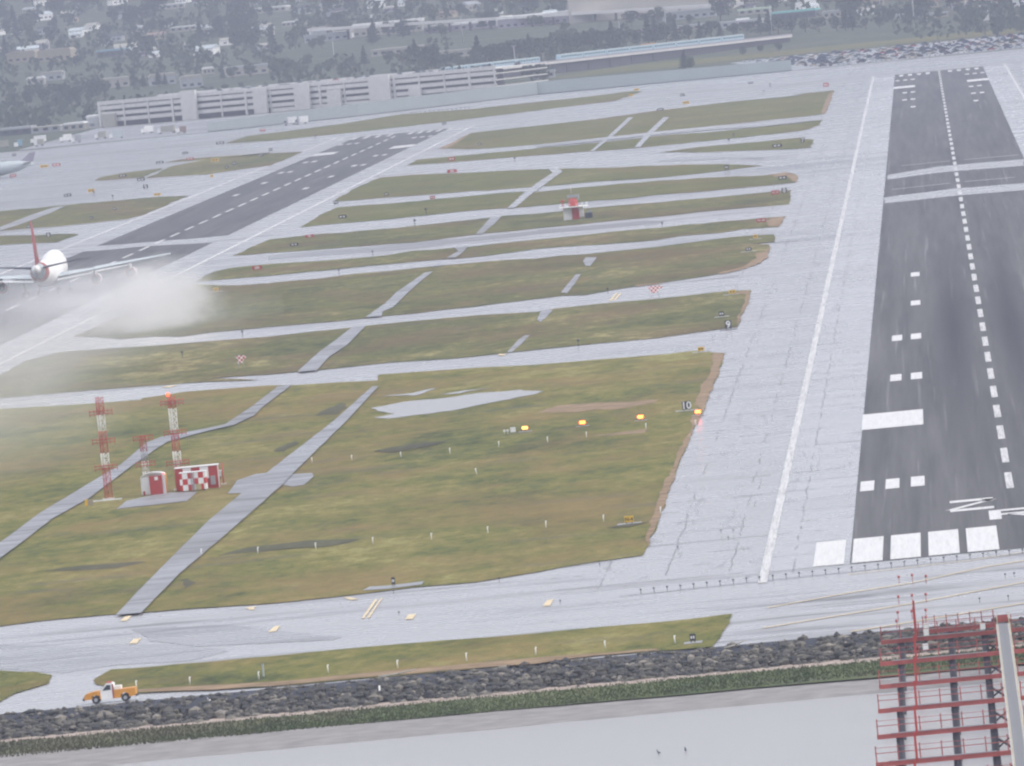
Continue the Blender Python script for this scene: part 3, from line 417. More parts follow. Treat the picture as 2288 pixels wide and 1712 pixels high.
def rock_mat():
    m, t, p = base_mat('riprap_stone'); g = N(t, 'ShaderNodeNewGeometry')
    c = ramp(t, g.outputs['Random Per Island'], [(0, (.036, .038, .042)), (.5, (.068, .068, .066)), (.8, (.105, .10, .083)), (1, (.24, .22, .19))])
    n = noise_(t, coords(t), 2.5, 5); c = mix(t, 1, c, ramp(t, n, [(.3, .7), (.7, 1.15)]), 'MULTIPLY')
    t.links.new(c, p.inputs['Base Color']); p.inputs['Roughness'].default_value = .8; return m
M['rock'] = rock_mat()
M['shingle'] = plain('shell_debris', (.30, .25, .215), .95, var=.5, vs=1.2)
M['marsh'] = grass_mat('marsh_grass', [(.045, .058, .034), (.065, .085, .042), (.085, .108, .05), (.10, .12, .06), (.13, .14, .07), (.12, .105, .075)])
M['mud'] = plain('tidal_mud', (.215, .205, .20), .85, var=.28, vs=.35, spec=.5)
M['red'] = plain('red_paint', (.40, .045, .035), .5); M['pier_red'] = plain('weathered_red_steel', (.34, .075, .065), .6, var=.25, vs=1)
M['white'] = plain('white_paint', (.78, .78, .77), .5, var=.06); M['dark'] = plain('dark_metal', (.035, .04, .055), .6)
M['pile'] = plain('tarred_pile', (.035, .035, .05), .6, var=.3); M['grey'] = plain('grey_metal', (.32, .33, .35), .5); M['deckgrey'] = plain('pier_grating', (.20, .205, .22), .7)
M['ochre'] = plain('galvanised_rail', (.42, .35, .20), .6, var=.3); M['yellow'] = plain('sign_yellow', (.72, .45, .04), .5); M['orange'] = plain('orange_paint', (.62, .28, .045), .4)
M['black'] = plain('sign_black', (.02, .022, .03), .5); M['tyre'] = plain('tyre_rubber', (.02, .02, .022), .8); M['glass'] = plain('dark_glass', (.03, .04, .05), .1)
M['concrete'] = plain('pale_concrete', (.55, .54, .53), .8, var=.10, vs=.3); M['shade'] = plain('shade_and_dark_parts', (.05, .05, .06), .9)  # last colour paints shade under the rail deck; also dark walls and roofs
M['bark'] = plain('bark', (.07, .055, .045), .9)
def leaf_mat(name, a, b):
    m, t, p = base_mat(name); g = N(t, 'ShaderNodeNewGeometry'); oi = N(t, 'ShaderNodeObjectInfo')
    c = ramp(t, g.outputs['Random Per Island'], [(0, a), (1, b)]); c = mix(t, 1, c, ramp(t, oi.outputs['Random'], [(0, .7), (1, 1.15)]), 'MULTIPLY')
    t.links.new(c, p.inputs['Base Color']); p.inputs['Roughness'].default_value = .9; p.inputs['Specular IOR Level'].default_value = .15; return m
M['leaf_r'] = leaf_mat('broad_leaves', (.03, .05, .025), (.08, .105, .045)); M['leaf_c'] = leaf_mat('conifer_needles', (.018, .03, .022), (.045, .065, .04)); M['leaf_d'] = leaf_mat('dark_leaves', (.02, .035, .025), (.055, .075, .04))
for k, c in dict(beige=(.46, .43, .38), cream=(.33, .32, .28), tan=(.30, .26, .19), lilac=(.28, .26, .31), teal=(.16, .44, .42), blue=(.18, .32, .42), lime=(.45, .55, .42), silver=(.45, .5, .52), brick=(.24, .17, .14)).items(): M[k] = plain(k + '_wall', c, .8, var=.08, vs=.2)
M['fence'] = plain('blast_fence_panels', (.19, .225, .235), .7, var=.06, vs=.1)
M['train'] = plain('train_blue_silver', (.32, .46, .55), .4); M['lamp_red'] = glow('red_lamp', (1, .06, .02), 2.2)
# ---------------------------------------------------------------- ground, roads, water
def organic(pts, ax=.35, ay=1.6, sx=3, sy=14, seed=0):
    out = []
    for i, a in enumerate(pts):
        b = pts[(i + 1) % len(pts)]; dx, dy = b[0] - a[0], b[1] - a[1]
        n = max(1, min(40, int(max(abs(dx) / sx, abs(dy) / sy))))
        for k in range(n):
            x, y = a[0] + dx * k / n, a[1] + dy * k / n
            q = noise.noise_vector(Vector((x * .23 + seed, y * .06, seed))) + noise.noise_vector(Vector((x * .9, y * .25, seed + 9))) * .6
            out.append((x + q.x * ax * 2, y + q.y * ay * 2))
    return out
def sheet(name, pts, z, mat, label=None, cat='ground', kind='structure'):
    import bmesh
    bm = bmesh.new(); f = bm.faces.new([bm.verts.new((x, y, z)) for x, y in pts]); f.normal_update()
    if f.normal.z < 0: f.normal_flip()
    bmesh.ops.triangulate(bm, faces=[f], ngon_method='EAR_CLIP')
    me = bpy.data.meshes.new(name); bm.to_mesh(me); bm.free(); me.materials.append(mat)
    o = bpy.data.objects.new(name, me); COL.objects.link(o)
    return tag(o, label, cat, None, kind)
SLOPE = .022
def ground_z(y): return 0 if y < 4700 else SLOPE * (y - 4700)
# terrain: one sheet, flat behind the shore, rising into the hills
mb = MB(); xs = list(range(-2600, 1401, 200)); ys = [-111, 0, 400, 1000, 2000, 3000, 4000, 4700] + list(range(5000, 10001, 250)); n = len(xs)
for y in ys:
    for x in xs: mb.v.append((x, y, ground_z(y) - .06 if y < 9000 else ground_z(y) + (y - 9000) * .03))
for j in range(len(ys) - 1):
    for i in range(n - 1): mb.face([j * n + i, j * n + i + 1, (j + 1) * n + i + 1, (j + 1) * n + i])
tag(mb.build('ground', M['terrain']), 'mottled green and grey land rising into hazy suburban hills behind the airfield', 'ground', None, 'structure')
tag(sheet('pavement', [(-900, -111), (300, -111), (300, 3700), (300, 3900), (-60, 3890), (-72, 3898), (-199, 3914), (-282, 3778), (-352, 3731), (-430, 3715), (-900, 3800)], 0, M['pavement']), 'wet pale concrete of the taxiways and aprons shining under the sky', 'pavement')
# runways
RX2, RE, RE2 = -231.0, 3452.0, 3165.0
sheet('shoulder', [(-30, 5), (-20, 5), (-20, RE), (-30, RE)], .03, M['shoulder'], 'smooth pale shoulder between the white edge line and the dark near runway, left side')
sheet('shoulder', [(20, 5), (30, 5), (30, RE), (20, RE)], .03, M['shoulder'], 'smooth pale shoulder along the right side of the near runway')
ra = sheet('runway', [(-20, 5), (20, 5), (20, RE + 20), (-20, RE + 20)], .03, M['asphalt'], 'dark grooved asphalt runway with tyre-rubber streaks on the right of the picture', 'runway')
rb = sheet('runway', [(-20, -250), (20, -250), (20, RE2 + 30), (-20, RE2 + 30)], .03, M['asphalt'], 'dark asphalt of the far left runway where the jumbo jet is landing', 'runway'); rb.location.x = RX2
def bars(rects, name, mat, label, z=.07, cat='marking'):
    mb = MB()
    for x0, y0, x1, y1 in rects: mb.poly([(x0, y0, z), (x1, y0, z), (x1, y1, z), (x0, y1, z)])
    return tag(mb.build(name, mat), label, cat, None, 'structure')
rc = [(-.46, y, .46, y + 24.4) for y in ()]
yy = 128
while yy < RE - 20: rc.append((-.48, yy, .48, yy + 36.6)); yy += 61
bars(rc, 'centreline_marking', M['worn_paint'], 'dashed white centreline of the right-hand runway')
bars([(-30.5, -14, -29.45, RE + 30), (29.45, -14, 30.5, RE + 30)], 'edge_marking', M['worn_paint'], 'long white edge lines of the right-hand runway')
tb = []
for a, b in G['bars']: tb += [(a, 6, b, 51.8), (-b, 6, -a, 51.8)]
bars(tb, 'threshold_marking', M['paint'], 'broad white threshold blocks across the near end of the runway', .075)
def tdz(y, n): 
    o = []
    for k in range(n):
        a = -11 - k * 3.35; o += [(a - 1.83, y, a, y + 22.9), (-a, y, -a + 1.83, y + 22.9)]
    return o
tz = tdz(152.4, 3) + tdz(457, 2) + tdz(609.6, 2) + tdz(762, 1) + tdz(914, 1) + [(-20.1, 311, -11, 356.7), (11, 311, 20.1, 356.7)]
for d, n in ((152, 3), (457, 2), (610, 2), (762, 1)): tz += tdz(RE + 13 - d - 23, n)
tz += [(-20.1, RE + 13 - 357, -11, RE + 13 - 311), (11, RE + 13 - 357, 20.1, RE + 13 - 311)]
tz += [(a, RE - 45, a + 1.8, RE - 5) for a in (-18, -14, -10, -6, 4, 8, 12, 16)]
bars(tz, 'touchdown_marking', M['paint'], 'white touchdown and aiming blocks on the right-hand runway')
# numerals painted on the runway: 28 over R
def strokes(lines, w_, name, label):
    mb = MB()
    for (x0, y0), (x1, y1), ww, wl in lines:
        dx, dy = x1 - x0, y1 - y0; L = math.hypot(dx, dy)
        if abs(dy) > abs(dx) * .9: h = ww / 2; mb.poly([(x0 - h, y0, .08), (x0 + h, y0, .08), (x1 + h, y1, .08), (x1 - h, y1, .08)])
        else: h = wl / 2; mb.poly([(x0, y0 - h, .08), (x1, y1 - h, .08), (x1, y1 + h, .08), (x0, y0 + h, .08)])
    return tag(mb.build(name, M['paint']), label, 'marking', None, 'structure')
two = [((-7.9, 90), (-2.4, 90), 1.2, 4.6), ((-7.9, 92), (-2.6, 107), 1.3, 5), ((-7.9, 109), (-2.4, 109), 1.2, 4.6), ((-3.1, 104), (-3.1, 109), 1.4, 4)]
eight = [((2.4, 90), (7.9, 90), 1.2, 4.6), ((2.4, 100), (7.9, 100), 1.2, 4.2), ((2.4, 109), (7.9, 109), 1.2, 4.6), ((3.0, 89), (3.0, 110), 1.2, 3), ((7.3, 89), (7.3, 110), 1.2, 3)]
arr = [((-2.4, 64), (-2.4, 83), 1.5, 3), ((-1.7, 81.5), (3, 81.5), 1.2, 3.4), ((-1.7, 73.5), (3, 73.5), 1.2, 3.2), ((2.5, 73), (2.5, 82), 1.3, 3), ((-.5, 73), (3, 64), 1.3, 3)]
strokes(two + eight, 1, 'runway_number', 'white numerals 28 painted on the near runway')
strokes(arr, 1, 'runway_letter', 'white letter R painted below the runway number')
# left runway markings
rc = []; yy = 1815 - 61 * 34
while yy < RE2 - 40: rc.append((RX2 - .46, yy, RX2 + .46, yy + 36.6)); yy += 61
bars(rc, 'centreline_marking', M['paint'], 'dashed white centreline of the left-hand runway')
bars([(RX2 - 30.6, -250, RX2 - 29.6, RE2 + 60), (RX2 + 29.6, -250, RX2 + 30.6, RE2 + 60)], 'edge_marking', M['paint'], 'thin white edge lines of the left-hand runway')
tz = []
for d, n in ((152, 3), (457, 2), (610, 2), (762, 1), (914, 1)): tz += tdz(RE2 + 50 - d - 23, n)
tz += [(-20.1, RE2 + 50 - 357, -11, RE2 + 50 - 311), (11, RE2 + 50 - 357, 20.1, RE2 + 50 - 311)]
tz += [(a, RE2 - 20, a + 1.8, RE2 + 25) for a in (-26, -20, -15, -10, -5, 4, 8, 12, 16, 21, 25)]
bars([(a + RX2, b, c + RX2, d) for a, b, c, d in tz], 'touchdown_marking', M['worn_paint'], 'white touchdown and aiming blocks on the left-hand runway')
# grass islands
GL = dict(a='large olive grass field between the near taxiway and the runways', b='second grass field beyond the big one, crossed by a path', c='third grass field with a curved right edge', d='narrow grass strip above the third field', e='grass strip around the red and white radar shelter', f='grass strip just beyond the radar shelter', g='wide smooth grass island beside the left runway', h='long thin far grass island crossed by two paths', i='small far grass strip below the seven sign', j='large far green island at the end of the runways', k='long dry grass median in front of the blast fence', l='small leaf-shaped grass island at far left', m='slim grass island left of the far runway end', n='sliver of grass above the slim island', o='dry grass patch left of the left runway', p='tan grass patch behind the jumbo tail', q='grass verge between taxiway and seawall road', r='grass corner left of the shore road junction')
for k, pts in G['grass'].items():
    mat = M['grass'] if k in 'aqr' else M['rough_grass'] if k in 'bcdelmnop' else M['far_grass']
    far = k not in 'aqrb'
    sheet('grass', organic(pts, .5 if far else .15, 4 if far else .45, 5 if far else 2, 22 if far else 6, ord(k)), .10, mat, GL[k], 'grass')
for k, pts in G['dirt'].items():
    sheet('dirt_strip', organic(pts, .25, 2.5 if k not in 'hb' else .6, 2, 8, ord(k) * 3), .14, M['dirt'], None, 'soil')
DL = dict(a='bare tan soil at the top corner of the big field', b='bare soil edge along the big field beside the runway apron', c='bare soil edge beside the nine sign', d='tan soil along the curved edge of the third field', e='tan soil tip by a red sign', f='orange soil patch at a far island tip', g='tan soil tip of the far green island', h='dry tan verge along the shore road', i='tan soil edge by the left runway end', j='dry strip behind the checkered marker', k='pale dead grass streak above the orange lights', m='pale dead grass streak near a row of posts')
for o, k in zip([o for o in COL.objects if o.name.startswith('dirt_strip')], G['dirt']): o['label'] = DL[k]
M['damp'] = grass_mat('damp_hollow', [(.05, .05, .035), (.065, .065, .04), (.08, .08, .045), (.09, .09, .05), (.13, .125, .09), (.10, .085, .06)])
for i, pts in enumerate(G['damp']): sheet('damp_strip', organic(pts, .4, .8, 1.5, 4, i + 40), .13 if i in (0, 1, 4) else .02 + .004 * i, M['damp'] if i in (0, 1, 4) else M['drier'], ['dark damp hollow in the lower big field behind the posts', 'long dark tuft line in the left part of the big field', 'darker drying asphalt near the shore road junction', 'darker drying streak across the near taxiway', 'small dark spot in the grass right of the path'][i], 'ground')
sheet('pond', organic(G['pond'], .5, 2.0, 1.2, 3, 5), .16, M['pond'], 'sheet of standing rainwater lying in the big grass field', 'puddle')
for i, pts in enumerate(G['puddles']): sheet('puddle', organic(pts, .4, 2, 1.5, 4, i), .16 + .003 * i, M['pond'] if i in (2, 3) else M['damp'], ['muddy wet patch beside the upper path bend', 'muddy wet patch left of the asphalt path', 'thin puddle above the standing water', 'long thin puddle above the standing water', 'long damp strip behind a row of white posts', 'damp strip below the orange lights', 'damp strip left of the white light box'][i], 'puddle')
PL = dict(a='straight grey asphalt path crossing the big field', b='bent wet path through the left of the big field', c='asphalt path between two taxiways', d='path bending up the third field', e='short end of a path', f='gravel crossing of the narrow strip', g='path below the radar shelter strip', h='path crossing three far strips', i='left one of two parallel far paths', j='right one of two parallel far paths', k='thin pale road along the far island', l='patchy gravel track in the second field', m='broken lower track in the third field', n='broken upper track in the third field', o='pale path through the dry far left patch', p='grey apron around the checkered shelters', q='grey pad left of the asphalt path', r='grey pad right of the asphalt path', s='grey pad under the small black sign', t='faint damp track in the second field')
for k, pts in G['paths'].items():
    sheet('path', organic(pts, .04, .22, 3, 8, ord(k)), .15 + .008 * (ord('t') - ord(k)), M['path'] if k in 'abcdefgpqrslmnt' else M['pavement'], PL[k], 'path')
for i, pts in enumerate(G['bands']): sheet('taxiway', organic(pts, .2, 1.5, 4, 14, i), .05 if i != 3 else .05, M['pavement'] if i < 3 else M['path'], ['upper wet taxiway band crossing the right runway', 'lower wet taxiway band crossing the right runway', 'wet taxiway band crossing the left runway', 'darker wet taxiway strip across the middle', 'darker wet taxiway strip far up the field'][i], 'taxiway')
def ribbon(pts, wy, z, name, mat, label):
    mb = MB()
    for a, b in zip(pts[:-1], pts[1:]): mb.poly([(a[0], a[1] - wy, z), (b[0], b[1] - wy, z), (b[0], b[1] + wy, z), (a[0], a[1] + wy, z)])
    return tag(mb.build(name, mat), label, 'marking', None, 'structure')
for i, pts in enumerate(G['yellow_lines']): ribbon(pts, .55 if i < 3 else .3, .08, 'taxi_line', M['yellow_paint'], ['yellow taxi line curving right, uppermost of the near ones', 'middle yellow taxi line before the seawall', 'lowest yellow taxi line before the pier', 'faint yellow line in front of the threshold lights'][i])
for i, pts in enumerate(G['white_lines']): ribbon(pts, 1.4, .085, 'white_line', M['worn_paint'], ['thin white line left above the upper crossing', 'thin white line right above the upper crossing', 'thin white line left between the crossings', 'thin white line right between the crossings', 'thin white line in the apron beside the third field'][i])
mb = MB()
for pts in G['yellow_patches']: mb.poly([(x, y, .085) for x, y in pts])
tag(mb.build('taxi_marks', M['yellow_paint']), 'pale yellow patches painted on the taxiways', 'marking', None, 'structure')
# shore
def strip(name, rows, mat, label, nx=80):
    mb = MB(); X = [-420 + i * (520 / nx) for i in range(nx + 1)]
    for r in rows:
        for x in X: mb.v.append(r(x))
    k = nx + 1
    for j in range(len(rows) - 1):
        for i in range(nx): mb.face([j * k + i + 1, j * k + i, (j + 1) * k + i, (j + 1) * k + i + 1])
    return tag(mb.build(name, mat), label, 'shore', None, 'structure')
wob = lambda x, a, s: a * noise.noise(Vector((x * .13, s, 0))) + a * .5 * noise.noise(Vector((x * .6, s, 3)))
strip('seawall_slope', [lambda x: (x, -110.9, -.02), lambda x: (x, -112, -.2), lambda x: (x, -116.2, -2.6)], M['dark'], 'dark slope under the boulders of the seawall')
strip('debris_line', [lambda x: (x, -115.8, -2.2), lambda x: (x, -120 + wob(x, 2, 2), -2.5)], M['shingle'], 'pale pinkish shell debris at the foot of the boulders')
strip('marsh', [lambda x: (x, -118.6 + wob(x, 5.5, 4), -2.42), lambda x: (x, -126, -2.52), lambda x: (x, -136 - (x + 60) * .07 + wob(x, 1.5, 6), -2.66)], M['marsh'], 'dark green marsh grass along the tideline')
strip('mudflat', [lambda x: (x, -130 , -2.66), lambda x: (x, -157 + wob(x, 1.6, 8), -3.2), lambda x: (x, -200, -4)], M['mud'], 'grey tidal mud beside the water')
mb = MB(); mb.poly([(-2600, -1380, -3.15), (1400, -1380, -3.15), (1400, -150, -3.15), (-2600, -150, -3.15)])
tag(mb.build('water', M['water']), 'pale calm bay water in the foreground', 'water', None, 'structure')
mb = MB()
for i in range(9000):
    x = random.uniform(-125, 16); u = random.random() ** .8 * (1.08 + .55 * noise.noise(Vector((x * .4, 5, 0)))); y = -111.2 - 5.4 * u; z = -.15 - 2.35 * u + random.uniform(-.05, .25)
    r = random.uniform(.10, .34) if random.random() < .85 else random.uniform(.35, .62); mb.ball(x, y, z, r * random.uniform(.8, 1.5), r, r * random.uniform(.6, 1), 5, 3, .3)
tag(mb.build('riprap', M['rock']), 'dark jumbled boulders of the seawall', 'rocks', None, 'stuff')
mb = MB()
for i in range(16000):
    x = random.uniform(-125, 12); y = random.uniform(-137, -118.5); h = random.uniform(.12, .34); z = -2.45 - (-118.6 - y) * .012
    mb.poly([(x - .07, y, z), (x + .07, y, z), (x + random.uniform(-.1, .1), y, z + h)])
tag(mb.build('marsh_grass', M['marsh']), 'tufts of green marsh grass on the tideline', 'marsh grass', None, 'stuff')
# ================================================================ approach light pier
pier = empty('light_pier', (-3, -200, 0), 0, 'red steel approach light pier with grey walkway and crossbars over the water', 'pier')
def P_(x, y, z): return (x + 3, y + 200, z)
mb = MB(); mb.box(*P_(-3.15, -250, -.12), 1.0, 268, .12, R(0)); walk = mb.build('walkway', M['deckgrey'], pier)
mb = MB()
for s in (-1, 1):
    for z in (.55, 1.05): mb.box(*P_(-3.15 + s * .62, -250, z), .05, 268, .06)
mb.build('handrail', M['ochre'], walk)
mb = MB()
for s in (-1, 1):
    for i in range(135): mb.box(*P_(-3.15 + s * .62, -117 - i * 2, 0), .06, .06, 1.1)
tag(mb.build('handrail_post', M['ochre'], walk), kind='stuff')
mb = MB()
for s in (-1, 1): mb.box(*P_(-3.15 + s * .62, -250, -.28), .22, 268, .24)
mb.build('stringer', M['concrete'], walk)
mb = MB(); mb.box(*P_(-3.15, -116.2, .15), 1.1, .1, .75); mb.build('gate', M['pier_red'], pier)
def crossbar(y, xl, xr, side):
    mb = MB(); mb.box(*P_((xl + xr) / 2, y, -.42), xr - xl, .35, .42); cb = mb.build('crossbar', M['pier_red'], pier)
    mb = MB(); mb.box(*P_((xl + xr) / 2, y - .22, .02), (xr - xl) * .8, .07, .08); mb.build('conduit', M['grey'], cb)
    n = 7
    for i in range(n):
        x = xl + .1 + (xr - xl - .3) * i / (n - 1); mb = MB(); mb.box(*P_(x, y, 0), .11, .11, 1.45); mb.build('railing_post', M['pier_red'], cb)
    mb = MB(); mb.box(*P_((xl + xr) / 2, y, .75), xr - xl, .06, .07); mb.box(*P_((xl + xr) / 2, y, 1.25), xr - xl, .04, .04); mb.build('rail', M['pier_red'], cb)
    for x in ((-13.9, -8.7, -5.2) if side < 0 else (2.4,)):
        mb = MB(); mb.tube(P_(x, y + .3, -.42), P_(x, y + .3, -6), .36, .36, 10); mb.build('pile', M['pile'], cb)
    if side < 0:
        mb = MB(); mb.tube(P_(-5.2, y + .3, -1.2), P_(-3.3, y + .3, -2.6), .12, None, 6); mb.tube(P_(-3.3, y + .3, -.4), P_(-3.3, y + .3, -6), .22, None, 8); mb.tube(P_(-5.2, y + .3, -2.4), P_(-3.3, y + .3, -1.0), .09, None, 6); mb.build('brace', M['pile'], cb)
        mb = MB(); mb.box(*P_(-12.3, y - .3, -.2), .22, .18, 2.6 if y < -140 else 3.4); mb.build('lamp_post', M['red'], cb)
for i in range(7):
    y = -124.5 - i * 30.5
    crossbar(y, -16.0 if i < 7 else -12, -3.9, -1); crossbar(y, -2.4, 10.5, 1)
crossbar(-114.8, -11.6, -3.9, -1)
for i, (x, y) in enumerate(((-11.2, -116), (-11.2, -125.5), (-11.3, -146), (-5.3, -124.5))):
    mb = MB(); mb.box(*P_(x, y, .15), .55, .4, .62); mb.build('junction_box', M['white'], pier)
for i, x in enumerate((-9.2, -7.6, -6.1)):
    mb = MB(); mb.ball(*P_(x, -115.3, .55), .12, .12, .12, 6, 4); mb.build('lamp', M['paint'], pier)
# ================================================================ lamp stanchions
def stanchion(name, h, stem_m, head_m, label, cat, group, head=.13):
    t = empty(name, (0, 0, 0), 0, label, cat, group)
    mb = MB(); mb.tube((0, 0, 0), (0, 0, h * .75), .045, .035, 5); mb.build('stem', stem_m, t)
    mb = MB(); mb.tube((0, 0, h * .72), (0, 0, h), head, head * .8, 7); mb.build('lamp', head_m, t)
    return t
p0 = stanchion('threshold_light', .58, M['dark'], M['dark'], 'small dark threshold light on a stem, one of the long row before the runway end', 'light', 'row of threshold lights')
tlx = [-44.0 + 1.522 * i for i in range(31)]
for i, x in enumerate(tlx):
    o = p0 if i == 0 else clone(p0); o.location = (x, -13.3 + 8 * (x + 44) / 44 * .98 - .0, .06)
    bl = int((x + 24.3) // 4.55)
    o['label'] = 'small dark threshold light in front of the %s white block' % ['leftmost', 'second', 'third', 'fourth', 'fifth'][bl] if 0 <= bl < 5 else 'small dark threshold light between the white edge line and the blocks' if x > -30.5 and x < 0 else 'small dark threshold light left of the white edge line' if x < 0 else 'small dark threshold light right of the runway centreline'
    if i < 5: o['label'] = ['outermost threshold light at the left end of the row', 'second threshold light from the left end of the row', 'third threshold light from the left end of the row', 'fourth threshold light from the left end of the row', 'fifth threshold light from the left end of the row'][i]
mb = MB(); mb.poly([(-46.5, -14.6, .06), (28, -1.0, .06), (28, -.5, .06), (-46.5, -14.1, .06)]); tag(mb.build('cable_seam', M['dark']), 'dark seam along the row of threshold lights', 'seam', None, 'structure')
a0 = stanchion('approach_light', 1.0, M['pier_red'], M['pier_red'], '', 'light', 'approach lights standing on the taxiway', .16)
rown = ['farthest', 'second', 'third', 'nearest']; coln = ['left', 'middle', 'right']
for i, (x, y) in enumerate(G['als']):
    o = a0 if i == 0 else clone(a0); o.location = (x, y, .05); r, c = (i // 3, i % 3) if i < 9 else (3, (i - 9) * 2)
    o['label'] = 'red approach light on a stem, %s one of the %s group above the pier' % (coln[c], rown[r])
m0 = empty('marker_post', (0, 0, 0), 0, '', 'post', 'white marker posts in the grass')
mb = MB(); mb.tube((0, 0, 0), (0, 0, .85), .06, .06, 6); mb.build('post', M['white'], m0)
mb = MB(); mb.box(.06, 0, .74, .16, .08, .14); mb.build('cap', M['white'], m0)
PLAB = []
for i in range(len(G['posts'])):
    if i < 4: s = 'white marker post in the lower row left part, number %s from the left' % ['two', 'three', 'four', 'five'][i]
    elif i < 8: s = 'white marker post %s below the long damp strip' % ['leftmost', 'second', 'third', 'fourth'][i - 4]
    elif i == 8: s = 'short faint marker post beside the right grey pad'
    elif i == 9: s = 'leaning white marker post alone in the middle of the big field'
    elif i < 13: s = 'white marker post %s' % ['left of the small yellow sign, second one away', 'just left of the small yellow sign', 'at the soil edge right of the yellow sign'][i - 10]
    elif i < 17: s = 'white marker post %s' % ['below the second orange light', 'right below the second orange light', 'below the third orange light', 'by the soil edge under the ten sign'][i - 13]
    elif i < 19: s = 'white marker post %s' % ['leftmost of the lower row beside the damp hollow', 'short post at the asphalt path edge'][i - 17]
    else: s = 'white marker post on the shore verge, %s from the left' % ['first, behind the orange truck', 'second', 'third', 'fourth', 'fifth', 'sixth', 'seventh', 'eighth', 'ninth'][i - 19]
    PLAB.append(s)
for i, (x, y) in enumerate(G['posts']):
    o = m0 if i == 0 else clone(m0); o.location = (x, y, .1); o['label'] = PLAB[i]
    o.rotation_euler = (0, R(-14 if i == 9 else random.uniform(-3, 3)), 0)
e0 = stanchion('edge_light', .8, M['dark'], M['dark'], '', 'light', 'taxiway edge lights', .16)
for i, (x, y) in enumerate(G['stakes']):
    o = e0 if i == 0 else clone(e0); o.location = (x, y, .1)
    s = .7 if y < 700 else 1.7 if y < 1500 else 2.4
    o.scale = (s, s, s)
    o['label'] = 'small dark edge light standing %s' % ('on the near taxiway' if y < 200 else 'by the second taxiway' if y < 520 else 'by the middle taxiways' if y < 1300 else 'by the far taxiways')
f0 = stanchion('fence_stake', 2.2, M['dark'], M['dark'], 'small dark stake in the short row on the far grass median', 'stake', 'row of stakes on the far median', .3)
for i, (x, y) in enumerate(G['fposts']):
    o = f0 if i == 0 else clone(f0); o.location = (x, y, .05)
# ================================================================ signs
def text_mesh(s, size, mat, name='lettering', parent=None, loc=(0, 0, 0)):
    cu = bpy.data.curves.new('t', 'FONT'); cu.body = s; cu.size = size; cu.align_x = 'CENTER'; cu.extrude = .01; cu.offset = size * .018
    to = bpy.data.objects.new('t', cu); COL.objects.link(to); dg = bpy.context.evaluated_depsgraph_get()
    me = bpy.data.meshes.new_from_object(to.evaluated_get(dg)); bpy.data.objects.remove(to); bpy.data.curves.remove(cu)
    me.name = name; me.materials.clear(); me.materials.append(mat); me.transform(Matrix.Rotation(R(90), 4, 'X'))
    o = bpy.data.objects.new(name, me); COL.objects.link(o); o.parent = parent; o.location = loc; return o
cn = dict(k='black', y='yellow', r='red'); used = {}
SPOT = lambda x, y: ('near' if y < 300 else 'middle' if y < 1000 else 'distant' if y < 2000 else 'far')
def where(x, y):
    if y > 2500: z_ = 'beyond the end of the left runway' if x < -160 else 'by the far green island' if y < 3100 else 'at the far taxiway before the fence'
    elif x < -262: z_ = 'left of the left runway'
    elif x > -75 and y > 900: z_ = 'near the right runway apron on a field tip'
    elif y > 1300: z_ = 'beside the left runway among far grass strips'
    else: z_ = 'in the near and middle grass fields'
    return z_
order = {}
for x, y, ww, hh, k, tx in G['signs']:
    t = empty('airfield_sign', (x, y, .1), 0, '', 'sign')
    hh = max(hh, .7); mb = MB(); mb.box(0, 0, .22, ww, .22, hh); pn = mb.build('panel', M[cn[k]] if k != 'r' else M['red'], t)
    for s in (-.32, .32): mb = MB(); mb.box(ww * s, 0, -.05, .1, .1, .3); mb.build('leg', M['dark'], t)
    if y < 1400 and k != 'r':
        mb = MB(); mb.box(0, 0, -.05, ww * 2.2 + .6, 3.0, .08); mb.build('base_slab', M['path'], t)
    tm = M['white'] if k != 'y' else M['black']
    if tx != '.':
        sz = hh * 1.25 if len(tx) < 3 else min(hh * .95, ww * 1.7 / len(tx)); text_mesh(tx, sz, tm, 'lettering', t, (0, -.125, .22 + hh * .5 - sz * .35))
    else:
        mb = MB(); 
        for q in (-.22, .18): mb.box(ww * q, -.118, .22 + hh * .3, ww * .24, .015, hh * .4)
        mb.build('lettering', tm, t)
    key = (cn[k], where(x, y)); order.setdefault(key, []).append((x, t, tx, ww))
for (c, z_), L in order.items():
    L.sort(key=lambda q: q[0]); nm = ['first', 'second', 'third', 'fourth', 'fifth', 'sixth', 'seventh', 'eighth', 'ninth', 'tenth', 'eleventh', 'twelfth', 'thirteenth', 'fourteenth', 'fifteenth', 'sixteenth']
    for i, (x, t, tx, ww) in enumerate(L):
        if tx in ('10', '9', '8', '7'): t['label'] = {'10': 'black sign reading 10 just above the rightmost orange light', '9': 'black sign reading 9 at the corner of the second field', '8': 'black sign reading 8 on a grass tip beside a red sign', '7': 'farthest black number sign, on the small strip under the far green island'}[tx]
        elif tx == 'N-4': t['label'] = 'small yellow sign with black letters near the bottom corner of the big field'
        else: t['label'] = '%s sign %s, %s such from the left' % (c, z_, nm[i] if len(L) > 1 else 'only')
        t['group'] = 'airfield signs'
